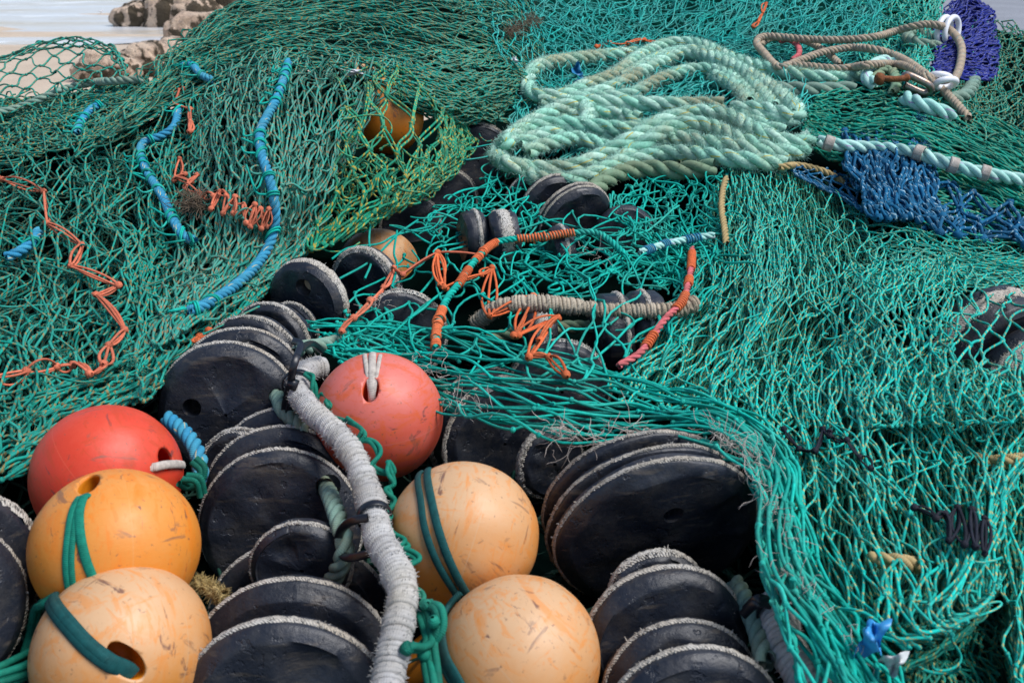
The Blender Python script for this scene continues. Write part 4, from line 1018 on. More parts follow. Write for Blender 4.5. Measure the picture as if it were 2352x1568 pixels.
# loose brown fibres
for (x0, y0, x1, y1, n_, ln_) in ((960,820,1060,880,55,.032),(1030,920,1140,940,40,.025),(1270,1000,1480,1000,110,.040),(1640,990,1760,1060,130,.035),(1720,1060,1830,1280,110,.028),(1780,1280,1960,1500,90,.028),(1300,560,1400,600,25,.03),(830,700,900,690,30,.02)):
    g = Geo(); fuzz(g, ppath([(x0, y0), ((x0 + x1) / 2, (y0 + y1) / 2 + 6), (x1, y1)], 24, lift=.07), int(n_ * .7), ln_ * 1.3, .00042, int(x0)); part('frayed_fibres', g, M_net['fray'], root)
place(root); NET_MID = root

# ---- 8. dark teal hood of net on the right
root = net_thing('tightly bunched deep teal net hood behind the blue net, upper right')
H8 = Patch([[(1850,335),(1862,270),(1895,200)],[(1930,375),(1950,285,.06),(1985,178)],[(2080,400),(2085,290,.09),(2100,195)],[(2230,450),(2240,350,.08),(2250,262)],[(2400,540),(2400,430,.05),(2400,330)]], lift=.06)
H8b = Patch([[(1950,420),(1955,380),(1960,350)],[(2100,480),(2110,430),(2120,380)],[(2250,530),(2260,470),(2270,420)],[(2400,570),(2400,520),(2400,480)]], lift=.02, folds=[(.04, .9, .5, 20)])
inner(H8, root, ex=-.03, seed=40, n=40); inner(H8b, root, ex=-.04, seed=41)
g = Geo()
for k in range(3): net(g, H8, 17, 11, 800 + k, rad=.0031, slack=.09, au=.04, av=.02, ad=.010, jit=.09, ex=-.025 + .016 * k, fold=.007, ffold=4)
for k in range(3): net(g, H8b, 10, 10, 810 + k, rad=.0030, slack=.10, au=.05, av=.02, ad=.012, jit=.1, ex=-.02 + .012 * k)
part('netting', g, M_net['hood'], root); place(root)

# ---- 9. blue net
root = net_thing('dark blue net of doubled knotted twine lying over the deep teal hood')
B9 = Patch([[(1940,300),(2020,285),(2112,292)],[(1938,365,.03),(2040,365,.05),(2128,330,.02)],[(1975,440,.03),(2050,450,.05),(2140,455,.03)],[(2010,500),(2090,500),(2170,500)]], lift=.10)
B9b = Patch([[(2100,400),(2240,440),(2400,480)],[(2110,470),(2240,500),(2400,530)],[(2130,530),(2240,545),(2400,570)]], lift=.10)
B9c = Patch([[(1955,400),(1900,390),(1820,380)],[(1960,430),(1900,420),(1830,400)],[(1990,490),(1960,470),(1900,440)]], lift=.06)
g = Geo()
net(g, B9, 9, 5, 900, rad=.0042, slack=.08, au=.02, av=.03, ad=.006, jit=.14, twin=1.2); net(g, B9, 10, 6, 901, rad=.0038, slack=.1, au=.03, av=.03, ad=.008, jit=.2, twin=1.2, ex=-.02)
net(g, B9, 8, 7, 902, rad=.0033, slack=.1, au=.03, av=.03, ad=.008, jit=.2, twin=1.1, ex=-.035)
net(g, B9b, 4, 3, 903, rad=.0044, slack=.08, au=.02, av=.02, ad=.006, jit=.12, twin=1.3); net(g, B9b, 6, 4, 904, rad=.0032, slack=.14, au=.05, av=.04, ad=.01, jit=.25, twin=1.1, ex=-.03)
net(g, B9c, 6, 6, 905, rad=.0028, slack=.1, au=.05, av=.03, ad=.01, jit=.2)
part('netting', g, M_net['blue'], root)
g = Geo(); fuzz(g, at([2112], [282], depth(2112, 282) - .11), 120, .03, .0007, 91); part('frayed_fibres', g, M_net['blue'], root); g = Geo(); fuzz(g, at([2120], [340], depth(2120, 340) - .13), 160, .025, .0007, 92)
part('frayed_fibres', g, M_net['blue'], root); place(root)

# ---- 10. purple blue bundle
root = net_thing('violet blue bundle of tightly gathered net at the top right')
V10 = Patch([[(2150,60),(2185,10),(2215,-20),(2245,0)],[(2148,100),(2190,70,.05),(2235,50,.05),(2278,30)],[(2150,135),(2190,110,.08),(2245,95,.09),(2288,80)],[(2142,160),(2190,150,.07),(2250,145,.08),(2290,135)],[(2160,180),(2200,178,.03),(2250,182,.03),(2285,172)]], lift=.10)
inner(V10, root, ex=-.04, seed=50, mat=plain_mat('shade_violet', (.004, .005, .04), .95, spec=0))  # dark violet sheet added as shade behind the bundle
g = Geo()
V10h = Patch(np.swapaxes(V10.G, 0, 1).tolist(), lift=.10)
for k in range(3): net(g, V10h, 15, 6, 1000 + k, rad=.0034, slack=.06, au=.03, av=.02, ad=.008, jit=.1, ex=-.02 + .016 * k)
part('netting', g, M_net['purple'], root); place(root)

# ---- 11. nets at the back right
root = net_thing('yellow flecked net hanging in folds behind the thin tan rope loop')
K11 = Patch([[(1960,-40),(2050,-40),(2160,-30)],[(1970,50),(2060,50),(2150,60)],[(1985,120),(2060,130),(2130,150)],[(1990,190),(2060,200),(2120,200)]], lift=.02, folds=[(.07, 1.0, .4, 18)])
inner(K11, root, ex=-.05, seed=60); g = Geo()
for k in range(4): net(g, K11, 13, 8, 1100 + k, rad=.0028, slack=.12, au=.09, av=.03, ad=.024, jit=.12, ex=-.05 + .022 * k, S=4)
loops(g, K11, 50, 1105, rad=.003, length=(.1, .25), vr=(0, .4))
part('netting', g, M_net['right'], root); place(root)
root = net_thing('dark green net sloping down the right edge behind the violet bundle')
K12 = Patch([[(2150,50),(2230,60),(2300,62),(2410,90)],[(2150,140),(2240,140),(2320,150),(2410,160)],[(2140,230),(2230,230),(2310,240),(2410,250)],[(2150,300),(2250,320),(2330,340),(2410,360)]], folds=[(.08, .8, .8, 17)])
inner(K12, root, ex=-.06, seed=61); g = Geo()
for k in range(4): net(g, K12, 12, 9, 1120 + k, rad=.0025, slack=.14, au=.09, av=.04, ad=.024, jit=.12, ex=-.06 + .022 * k, S=4)
loops(g, K12, 90, 1125, rad=.0024, length=(.1, .25))
K13 = Patch([[(2390,90),(2600,140,-.1),(2800,220,-.45)],[(2390,250),(2620,310,-.1),(2850,420,-.4)],[(2390,420),(2620,480,-.1),(2880,600,-.4)],[(2370,570),(2600,630,-.1),(2850,760,-.4)]], lift=-.02)
inner(K13, root, ex=-.07, seed=62)
for k in range(3): net(g, K13, 15, 13, 1130 + k, rad=.0026, slack=.1, au=.09, av=.04, ad=.024, jit=.1, ex=-.04 + .02 * k, S=4)
part('netting', g, M_net['back'], root); place(root)

# ---- 12. near-black sheets and dark netting added as shade under everything
root = net_thing('dark sheets and netting added on the quay as shade beneath the floats and discs')
g = Geo(); nx = 70
X, Y = np.meshgrid(np.linspace(0, 1, nx), np.linspace(.5, 6.5, nx)); x0 = np.interp(Y, [.5, 3.0, 4.4, 6.5], [-2.0, -2.0, -.9, -.05]); X = x0 + X * (3.6 - x0)
g.grid(np.stack([X, Y, .026 + .007 * Wave(77, 1.5)(X, Y)], -1))
tag(part('shade_sheet', g, M_shade, root), kind='stuff')  # flat dark sheet, shade painted over the bright quay
M12 = Patch([[(150,420),(800,420),(1500,380),(2400,430)],[(150,560),(800,560),(1500,560),(2400,560)],[(150,680),(800,680),(1500,680),(2400,690)],[(150,790),(800,790),(1500,790),(2400,830)]])
uu, vv = np.meshgrid(np.linspace(0, 1, 70), np.linspace(0, 1, 60)); W_ = M12(uu, vv, 0.0); d_ = W_ - CAM
W_ = CAM + d_ * (1 + .24 / np.linalg.norm(d_, axis=-1, keepdims=True)); W_[..., 2] = np.maximum(W_[..., 2] - .05 + .03 * Wave(78, 4)(uu, vv), .03)
g = Geo(); g.grid(W_); tag(part('shade_sheet', g, M_shade, root), kind='stuff')  # second dark sheet added behind the middle discs as shade
class Flat:
    def __call__(s, u, v, ex=0.0): return np.stack(np.broadcast_arrays(-1.4 + 2.8 * u, .6 + 2.3 * v, .052 + np.asarray(ex)), -1)
g = Geo()
for k in range(2): net(g, Flat(), 42, 34, 1200 + k, rad=.003, slack=.25, au=.02, av=.02, ad=.010, ff=4, jit=.35, ex=.0 + .012 * k, S=4, K=5)
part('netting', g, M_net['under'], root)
# ------------------------------------------------------------------ ropes
M_rope = {
 'coil': cord_mat('rope_pale_green', (.50, .76, .62), (.27, .62, .47), dirt=(.36, .35, .21), dirt_amt=.6, fleck=(.62, .52, .08), fleck_amt=.05, freq=9, patch=(.34, .36, .23), vari=.8, dark=.78),  # alternate tone darker and greener, painting shadow into the strands
 'olive': cord_mat('rope_olive', (.26, .30, .18), (.20, .34, .22), dirt=(.20, .17, .09), dirt_amt=.6, vari=.8, dark=.78),
 'tan': cord_mat('rope_tan', (.46, .36, .25), (.42, .34, .26), dirt=(.25, .19, .13), dirt_amt=.4, fleck=(.2, .36, .33), fleck_amt=.04, freq=8, vari=.8, dark=.78),
 'aqua': cord_mat('rope_aqua', (.38, .74, .66), (.52, .78, .70), dirt=(.35, .45, .40), dirt_amt=.35, fleck=(.42, .36, .55), fleck_amt=.08, freq=10, vari=.8, dark=.78),
 'yellow': cord_mat('rope_straw', (.50, .37, .17), (.45, .33, .15), dirt=(.3, .22, .12), dirt_amt=.4, vari=.8, dark=.78),
 'blue': cord_mat('rope_blue', (.03, .25, .44), (.05, .32, .48), dirt=(.10, .34, .34), dirt_amt=.6, fleck=(.50, .48, .30), fleck_amt=.06, freq=12, vari=.8, dark=.78),
 'wrap': cord_mat('wrap_white', (.54, .53, .51), (.43, .42, .41), dirt=(.36, .30, .19), dirt_amt=.5, vari=.8, dark=.78),
 'wraptan': cord_mat('wrap_tan', (.50, .43, .33), (.42, .35, .26), dirt=(.28, .19, .10), dirt_amt=.5, vari=.8, dark=.78),
 'sage': cord_mat('rope_sage', (.25, .36, .28), (.20, .33, .27), dirt=(.36, .27, .14), dirt_amt=.6, vari=.8, dark=.78),
 'pink': cord_mat('rope_pink', (.68, .17, .17), (.6, .13, .15), dirt=(.3, .1, .08), dirt_amt=.4),
 'thinteal': M_net['thick'],
}
def laid_rope(g, P, R, n_str=3, pitch=None, seed=0, S=9, fz=0, fz_len=.012, gf=None):
    """three helical strands round a path, optional worn fibres into gf"""
    r = np.random.default_rng(seed)
    L = np.append(0, np.cumsum(np.linalg.norm(np.diff(P, axis=0), axis=1)))
    pitch = pitch or R * 6.5
    n = max(len(P), int(L[-1] / pitch * 14)); P = curve(P, n)
    T, U, V = (a[0] for a in frames(P[None]))
    ph = np.linspace(0, L[-1], n) / pitch * 2 * math.pi
    for k in range(n_str):
        a = ph + k * 2 * math.pi / n_str
        q = P + R * .54 * (np.cos(a)[:, None] * U + np.sin(a)[:, None] * V)
        g.tubes(q, R * .52, S, rnd=r.random(), t0=[r.random()])
    if fz and gf is not None:
        m = int(fz * L[-1]); i = r.integers(0, n, m); a = r.uniform(0, 6.283, m)
        rad = np.cos(a)[:, None] * U[i] + np.sin(a)[:, None] * V[i]
        b = P[i] + rad * R * .9
        d = unit(rad * .9 + T[i] * r.normal(size=(m, 1)) * .8 + r.normal(size=(m, 3)) * .35); l = fz_len * r.uniform(.4, 1.3, m)
        Q = np.stack([b, b + d * l[:, None] * .5, b + d * l[:, None] + r.normal(size=(m, 3)) * .0015], 1)
        gf.tubes(Q, np.broadcast_to([.0007, .0005, .0002], (m, 3)), 3, r.random(m), r.random(m))
    return P

# ---- thick pale green mooring rope: lays of the coil
root = empty('mooring_rope', (0, 0, 0), 'thick frayed pale green mooring rope flaked into a loose coil, upper centre', 'rope')
Rr = .0225
lays = [
 [(1460,122,.03),(1380,128,.03),(1300,138,.03),(1240,150,.03),(1213,180,.03),(1222,214,.04),(1290,220,.05),(1345,196,.06),(1410,172,.07),(1470,128,.07),(1540,100,.07),(1610,105,.07),(1680,135,.06),(1760,158,.06),(1880,178,.05),(2010,182,.04)],
 [(1240,235,.02),(1330,225,.03),(1420,195,.05),(1500,150,.06),(1575,122,.08),(1650,138,.10),(1720,170,.10),(1790,215,.10),(1835,262,.09),(1780,275,.06),(1700,262,.06)],
 [(1330,225,.02),(1440,218,.04),(1520,180,.05),(1600,158,.06),(1670,172,.05),(1720,215,.05),(1760,250,.04)],
 [(1140,352,.07),(1175,312,.08),(1240,270,.09),(1320,238,.10),(1420,236,.10),(1540,240,.08),(1660,240,.07)],
 [(1140,352,.06),(1200,300,.07),(1290,284,.08),(1380,292,.08),(1470,296,.07),(1540,270,.06)],
 [(1130,350,.06),(1170,378,.09),(1260,388,.10),(1340,376,.11),(1430,330,.12),(1520,280,.13),(1600,258,.13),(1680,270,.12),(1750,310,.11),(1830,330,.09),(1858,318,.08)],
 [(1180,385,.06),(1240,412,.08),(1320,412,.09),(1400,384,.10),(1470,334,.11),(1550,290,.12),(1620,288,.11),(1700,322,.09),(1790,350,.07),(1850,346,.05)],
 [(1380,410,.06),(1450,372,.07),(1540,352,.07),(1640,360,.07),(1740,372,.06),(1800,378,.04)],
 [(1520,312,.07),(1600,326,.07),(1680,336,.07),(1760,352,.06),(1820,352,.04)],
 [(1210,350,.07),(1260,330,.08),(1330,318,.08),(1420,345,.08),(1500,330,.07)],
 [(1640,175,.07),(1690,200,.09),(1720,240,.09)],
 [(1680,250,.10),(1750,252,.11),(1820,268,.10)],
 [(1345,290,.08),(1350,262,.10),(1342,240,.08)],
 [(1290,265,.03),(1400,262,.05),(1470,275,.05)],
 [(1500,340,.05),(1600,310,.04),(1700,300,.04),(1800,300,.03)],
 [(1430,180,.04),(1520,130,.05),(1600,118,.05),(1680,150,.06),(1740,200,.07),(1780,250,.07)],
 [(1190,330,.03),(1300,300,.03),(1450,310,.03),(1600,280,.04),(1760,285,.04)],
]
g, gf = Geo(), Geo()
for k, l in enumerate(lays):
    laid_rope(g, ppath(l, 120, lift=.02, patches=(E5,)), Rr * (1 if k not in (2, 9) else .9), seed=k, fz=3600, fz_len=.011, gf=gf)
part('laid_strands', g, M_rope['coil'], root); part('worn_fibres', gf, cord_mat('rope_fibre', (.50, .78, .68), (.36, .72, .60), dirt_amt=.15), root); place(root)
root = empty('mooring_rope', (0, 0, 0), 'olive brown rope end under the front edge of the pale green coil', 'rope')
g, gf = Geo(), Geo()
laid_rope(g, ppath([(1355,448,.03),(1385,418,.05),(1430,395,.06),(1500,388,.06),(1560,392,.05),(1640,385,.03)], 90, lift=.02), .024, seed=31, fz=1200, fz_len=.008, gf=gf)
part('laid_strands', g, M_rope['olive'], root); part('worn_fibres', gf, M_rope['olive'], root); place(root)
root = empty('mooring_rope', (0, 0, 0), 'sage rope lying below the end of the thin tan loop, left of the shackle', 'rope')
g, gf = Geo(), Geo()
laid_rope(g, ppath([(1780,205,.02),(1880,208,.03),(1960,205,.03)], 60, lift=.02), .024, seed=32, fz=900, fz_len=.007, gf=gf)
part('laid_strands', g, M_rope['sage'], root); part('worn_fibres', gf, M_rope['sage'], root); place(root)
root = empty('mooring_rope', (0, 0, 0), 'sage rope bight sticking out below the violet bundle', 'rope'); g, gf = Geo(), Geo()
laid_rope(g, ppath([(2232,165,.05),(2235,190,.07),(2215,220,.07),(2170,232,.05)], 60, lift=.02), .022, seed=33, fz=900, fz_len=.007, gf=gf)
part('laid_strands', g, M_rope['sage'], root); part('worn_fibres', gf, M_rope['sage'], root); place(root)
root = empty('mooring_rope', (0, 0, 0), 'frayed sage rope knotted left of the standing white rings', 'rope'); g, gf = Geo(), Geo()
laid_rope(g, ppath([(2150,95,.06),(2105,70,.10),(2085,85,.10),(2110,100,.12),(2155,108,.08)], 60, lift=.03), .020, seed=34, fz=900, fz_len=.008, gf=gf)
part('laid_strands', g, M_rope['sage'], root); part('worn_fibres', gf, M_rope['sage'], root); place(root)

# ---- thin tan line looping across the top right
g = Geo()
laid_rope(g, ppath([(2225,272,.10),(2180,222,.12),(2130,175,.14),(2060,130,.13),(1980,110,.13),(1900,118,.13),(1835,140,.12),(1790,155,.12),(1755,122,.12),(1738,98,.12),(1760,84,.13),(1850,90,.14),(1930,92,.16),(2010,85,.18),(2070,68,.20),(2130,56,.22),(2180,68,.24),(2207,105,.24),(2205,150,.2),(2190,185,.16),(2165,205,.13),(2130,182,.12),(2080,152,.12),(2010,148,.13),(1930,158,.13),(1850,152,.12),(1800,150,.11)], 300, lift=.03, patches=(E5, K11)), .0128, seed=41, pitch=.05)
laid_rope(g, ppath([(1745,105,.11),(1775,88,.12),(1840,92,.11),(1890,115,.10),(1930,148,.06)], 80, lift=.02), .0115, seed=42, pitch=.05)
tag(part('thin_rope', g, M_rope['tan']), 'thin tan rope thrown in long loops across the nets, top right', 'rope')

# ---- aqua rope with purple tracer
root = empty('aqua_rope', (0, 0, 0), 'glossy aqua rope with seizings running behind the blue net to the right edge', 'rope')
g = Geo()
laid_rope(g, ppath([(1880,325,.10),(1940,335,.12),(2020,340,.10),(2100,350,.13),(2160,370,.15),(2250,396,.15),(2340,412,.13),(2420,425,.12)], 120, lift=.04), .0165, seed=43)
part('laid_strands', g, M_rope['aqua'], root)
for (px, py, nx, ny) in ((2112,352,8,3),(2190,380,8,3),(2262,398,8,3),(1905,330,8,2)):
    g = Geo(); q = ppath([(px - 10, py - 3, .15), (px + 10, py + 3, .15)], 8, lift=.04)
    for k in range(7):
        c0 = q[k]; T = unit(q[-1] - q[0]); a = np.linspace(0, 6.283, 20); e1 = unit(np.cross(T, [0, 0, 1])); e2 = np.cross(T, e1)
        g.tubes(c0 + .0185 * (np.cos(a)[:, None] * e1 + np.sin(a)[:, None] * e2), .0022, 5, rnd=k / 7)
    part('seizing', g, M_strap['white'], root)
place(root)
g = Geo()
laid_rope(g, ppath([(2078,225,.12),(2110,238,.14),(2150,252,.14),(2185,268,.11)], 60, lift=.04), .021, seed=44)
tag(part('aqua_rope', g, M_rope['aqua']), 'short length of fat aqua rope showing through the deep teal hood below the shackle', 'rope')
g = Geo()
laid_rope(g, ppath([(2060,150,.10),(2030,140,.13),(2000,155,.14),(1992,180,.13),(2010,195,.10)], 60, lift=.03), .019, seed=45)
tag(part('aqua_rope', g, M_rope['aqua']), 'aqua rope eye curving round the rusty shackle pin', 'rope')
g = Geo(); laid_rope(g, ppath([(2005,185,.12),(2025,165,.15),(2050,165,.15),(2058,195,.13),(2050,215,.10)], 50, lift=.03), .015, seed=46)
tag(part('rope_eye', g, M_rope['olive']), 'olive rust stained rope eye held by the shackle pin', 'rope')
# shackle
root = empty('shackle', (0, 0, 0), 'steel bow shackle with a rusty bolt on top of the deep teal hood', 'shackle')
M_steel = plain_mat('worn_steel', (.36, .34, .33), .42, metal=.85, scale=60, col2=(.30, .20, .14), bump=.2)
M_rust = plain_mat('rust', (.26, .085, .025), .9, scale=120, col2=(.13, .04, .015), bump=.8)
zz = float(depth(2070, 190)) - .235
g = Geo(); g.tubes(zpath([(2074,182,zz),(2082,172,zz-.01),(2110,183,zz-.02),(2134,196,zz-.02),(2137,208,zz),(2122,214,zz+.01),(2100,206,zz+.01),(2078,196,zz+.01)], 50), .0105, 14, taper=False)
part('bow', g, M_steel, root)
g = Geo(); g.tubes(zpath([(2018,180,zz-.02),(2060,182,zz-.025),(2088,178,zz-.02)], 20), np.append(np.full(17, .0088), [.012, .012, .007])[None], 12); part('bolt', g, M_rust, root)
g = Geo(); hb = zpath([(2010,182,zz-.02),(2029,181,zz-.022)], 4); g.tubes(hb, np.array([.012, .020, .020, .015])[None], 6)
g.raw(np.concatenate([[hb[0]], hb[0] + .012 * np.array([[0, math.cos(a), math.sin(a)] for a in np.arange(6) * 1.047])]), [(0, i + 1, (i + 1) % 6 + 1) for i in range(6)])
part('bolt_head', g, M_rust, root, smooth=False); place(root)
# white plastic rings
M_white = plain_mat('white_plastic', (.78, .79, .82), .35, var=.08)
for k, (px, py, rx, ry, tilt, lb) in enumerate([(2168,72,15,33,.2,'left one of the two white rings standing against the violet bundle'),(2186,72,15,33,.2,'right one of the two white rings standing against the violet bundle'),(2160,180,24,9,.1,'white ring lying flat under the violet bundle, upper one'),(2172,192,24,9,-.2,'white ring lying flat under the violet bundle, lower one')]):
    a = np.linspace(0, 2 * math.pi, 49)
    zc = float(depth(px, py)) - .25 - (.02 if k == 1 else 0)
    x, y = rx * np.cos(a), ry * np.sin(a)
    P = at(px + x * math.cos(tilt) - y * math.sin(tilt), py + x * math.sin(tilt) + y * math.cos(tilt), zc + .03 * np.cos(a) * (k < 2) + .03 * np.sin(a) * (k >= 2))
    g = Geo(); g.tubes(P, .0098, 12); tag(part('plastic_ring', g, M_white), lb, 'ring', 'white plastic rings')

# ---- straw coloured rope on the right hand net
g = Geo(); laid_rope(g, ppath([(1790,385,.04),(1830,380,.06),(1880,390,.06),(1920,408,.05),(1950,432,.02)], 60, lift=.0, patches=(R1, R2)), .0090, seed=51, pitch=.05)
tag(part('straw_rope', g, M_rope['yellow']), 'straw coloured rope along the top of the right hand net mound', 'rope')
g = Geo(); laid_rope(g, ppath([(1668,408,.04),(1660,440,.05),(1658,480,.05),(1665,530,.04),(1668,560,.01)], 60, lift=.0, patches=(R1,)), .0075, seed=52, pitch=.05)
tag(part('straw_rope', g, M_rope['yellow']), 'straw coloured rope hanging down the left end of the right hand mound', 'rope')
g = Geo(); laid_rope(g, ppath([(2000,1285,.0),(2060,1290,.02),(2110,1298,.0)], 40, lift=-.02, patches=(R3, R4)), .010, seed=53, pitch=.045)
tag(part('straw_rope', g, M_rope['yellow']), 'short piece of yellow rope buried in the lower right net', 'rope')
g = Geo(); laid_rope(g, ppath([(2240,1055),(2300,1060),(2380,1050)], 40, lift=-.02, patches=(R3, R4)), .010, seed=54, pitch=.045)
tag(part('straw_rope', g, M_rope['yellow']), 'yellow rope at the right edge above the black mended patch', 'rope')

# ---- blue ropes laced through the dull green net (parts of that net)
def blue_line(pts, R, seed, seiz=6, lift=.045):
    g = Geo(); P = laid_rope(g, ppath(pts, 140, lift=.016, patches=(L1, P1, E1, C3, L4)), R, seed=seed, pitch=R * 4.6)
    o = part('edge_rope', g, M_rope['blue'], NET_LEFT)
    r = np.random.default_rng(seed)
    for i in np.linspace(4, len(P) - 6, seiz * 3).astype(int):
        if r.random() < .5: continue
        g = Geo(); T = unit(P[i + 1] - P[i - 1]); e1 = unit(np.cross(T, [0, 0, 1])); e2 = np.cross(T, e1)
        a = np.linspace(0, 2 * 6.283, 40); sk = r.normal() * .01
        g.tubes(P[i] + (R * 1.18) * (np.cos(a)[:, None] * e1 + np.sin(a)[:, None] * e2) + T * ((a / 12.6 - .5) * .012 + np.cos(a) * sk)[:, None], .0022, 5, rnd=r.random())
        q = P[i] + e1 * R * 1.2; g.tubes(curve(np.stack([q, q + e1 * .02 + T * .03 * r.normal(), q + e1 * .025 - T * .05 + [0, 0, -.01]]), 10), .0024, 5, rnd=r.random())
        part('seizing', g, M_net['thick'], o)
blue_line([(662,142),(650,185),(634,230),(612,270),(597,305),(600,350),(616,400),(626,440),(632,480),(630,525),(612,575),(575,625),(520,670),(470,700),(435,715)], .0100, 61, 9, .085)
blue_line([(418,152),(440,150),(462,172),(490,185)], .010, 62, 2)
blue_line([(410,250),(400,290),(370,312),(332,326),(322,350),(335,390),(360,430),(378,460),(395,500),(420,540),(445,552)], .0098, 63, 8, .06)
blue_line([(232,238),(205,255),(185,282),(176,305)], .0098, 64, 2, .06)
blue_line([(88,530),(70,560),(40,580),(15,590)], .0098, 65, 1, .05)
g = Geo(); laid_rope(g, ppath([(330,182,.04),(270,186,.05),(215,190,.05),(160,202,.05),(100,225,.05),(40,248,.04),(-20,262,.03)], 80, lift=.0, patches=(L4,)), .0115, seed=66)
tag(part('grey_green_rope', g, M_rope['sage']), 'grey green rope lying along the foot of the open arch of net', 'rope')

# ---- white wrapped headline rope
def wrapped_rope(root, P, R, mat, seed, pitch=.0064, cord=.0040):
    r = np.random.default_rng(seed)
    L = np.append(0, np.cumsum(np.linalg.norm(np.diff(P, axis=0), axis=1)))[-1]
    turns = int(L / pitch); n = turns * 16; Q = curve(P, n)
    T, U, V = (a[0] for a in frames(Q[None]))
    a = np.linspace(0, turns * 2 * math.pi, n); s = np.linspace(0, L, n)
    lump = 1.12 + .05 * Wave(seed, 2.2, 1)(s * 6) + .045 * Wave(seed + 1, 9, 1)(s * 6) + .03 * r.normal(size=turns).repeat(16)
    rad = R * lump
    jit = np.repeat(r.normal(size=turns), 16) * .0020
    H = Q + rad[:, None] * (np.cos(a)[:, None] * U + np.sin(a)[:, None] * V) + T * jit[:, None]
    g = Geo()
    seg = 16 * 3
    for k in range(0, n - 1, seg): g.tubes(H[k:k + seg + 1], cord * r.uniform(.85, 1.15), 7, rnd=r.random(), t0=[r.random()], flat=.85)
    o = part('wrapping', g, M_rope[mat], root)
    g = Geo(); g.tubes(Q[::9], (rad[::9] + cord * .1)[None], 14); part('core', g, M_rope[mat], root)
    g = Geo(); m = int(L * 2200); i = r.integers(0, n, m); d = unit(np.cos(a[i])[:, None] * U[i] + np.sin(a[i])[:, None] * V[i] + r.normal(size=(m, 3)) * .5)
    b = H[i] + d * cord * .6; l = r.uniform(.002, .006, m)
    g.tubes(np.stack([b, b + d * l[:, None] * .5, b + d * l[:, None]], 1), np.broadcast_to([.0006, .0005, .0002], (m, 3)), 3, r.random(m))
    part('worn_fibres', g, M_rope[mat], root)
    return Q, rad
M_tie = plain_mat('black_nylon', (.010, .012, .018), .35, var=.3)
def cable_tie(root, Q, rad, i, tails, head=None, wdt=.0062):
    T = unit(Q[i + 4] - Q[i - 4]); e1 = unit(np.cross(T, [0, 0, 1])); e2 = np.cross(T, e1); a = np.linspace(0, 6.4, 40)
    g = Geo(); rr = rad[i] + .0068
    P = Q[i] + rr * (np.cos(a)[:, None] * e1 + np.sin(a)[:, None] * e2)
    g.tubes(P, wdt, 8, flat=.28, normal=(P - Q[i])[None])
    for tl in tails:
        P = zpath(tl, 26); g.tubes(P, wdt * .9, 8, flat=.3, normal=np.broadcast_to(unit(CAM - P[0] + [.1, 0, .1]), (1, 26, 3)))
    if head is not None: g.box(at(*head), (.016, .012, .014), np.array(Matrix.Rotation(.4, 3, 'Y')))
    part('cable_tie', g, M_tie, root)
root = empty('wrapped_rope', (0, 0, 0), 'thick white cord wrapped rope running down between the floats', 'rope')
hp = [(745,842,1.64),(712,848,1.62),(690,868,1.57),(686,900,1.52),(712,940,1.46),(762,985,1.41),(808,1040,1.37),(838,1110,1.33),(858,1180,1.28),(872,1240,1.23),(905,1300,1.18),(925,1360,1.14),(918,1420,1.11),(905,1490,1.08),(890,1570,1.05),(880,1680,1.0)]
P = zpath(hp, 300); Q, rad = wrapped_rope(root, P, .0140, 'wrap', 71)
def near(px, py):
    d = (Q - CAM); x = CX + F_PX * (d @ RIGHT) / (d @ FWD); y = CY - F_PX * (d @ UP) / (d @ FWD)
    return int(np.argmin((x - px) ** 2 + (y - py) ** 2))
cable_tie(root, Q, rad, near(690, 884), [[(668,884,1.49),(672,850,1.46),(684,815,1.47),(700,795,1.52),(720,790,1.58),(742,808,1.62)], [(664,890,1.5),(655,930,1.52),(652,965,1.55)], [(676,890,1.5),(664,940,1.52),(664,965,1.55)], [(684,815,1.47),(690,790,1.5),(672,782,1.52)]], head=(672,882,1.485))
cable_tie(root, Q, rad, near(862, 1185), [[(845,1188,1.24),(810,1195,1.25),(785,1215,1.27),(772,1250,1.30)], [(850,1270,1.24),(800,1280,1.26),(775,1262,1.30)]])
# teal seizing twine worked along its right side
g = Geo(); r = np.random.default_rng(5)
tw = [(700,860,1.52),(722,880,1.5),(728,915,1.5),(740,905,1.5),(760,930,1.47),(745,950,1.47),(790,965,1.42),(830,985,1.38),(822,1010,1.38),(850,1015,1.37),(868,1045,1.36),(858,1070,1.35),(895,1085,1.34),(890,1060,1.34),(905,1110,1.33),(885,1125,1.32),(908,1150,1.31),(890,1180,1.29),(900,1220,1.26),(930,1240,1.24),(915,1260,1.22),(955,1285,1.2),(935,1300,1.19),(950,1350,1.17),(975,1385,1.15),(965,1410,1.13),(1000,1420,1.12),(985,1460,1.11),(950,1490,1.10),(935,1485,1.09)]
T_ = zpath(tw, 400)
g.tubes(T_, .0034, 7, rnd=.2); g.tubes(T_ + .005 * np.stack([np.sin(np.arange(400) * .21), np.cos(np.arange(400) * .17), np.sin(np.arange(400) * .13)], 1), .0032, 7, rnd=.5)
for tl in ([(975,1385,1.13),(990,1430,1.11),(985,1480,1.10),(992,1540,1.08),(1000,1620,1.05)], [(965,1390,1.13),(1000,1400,1.11),(1005,1450,1.1),(975,1500,1.1),(985,1580,1.06),(985,1640,1.05)], [(960,1400,1.13),(980,1470,1.10),(960,1490,1.08),(935,1488,1.06),(925,1495,1.06)]):
    q = zpath(tl, 40); g.tubes(q, .0048, 8, rnd=r.random()); g.tubes(q + [.006, 0, .003], .0045, 8, rnd=r.random())
knot_blobs(g, zpath([(978,1388,1.12),(1000,1402,1.1),(975,1500,1.09),(935,1488,1.06)], 4), np.tile([[0, 0, 1.]], (4, 1)), .0042, 3, S=8)
part('seizing', g, M_strap['teal'], root); place(root)

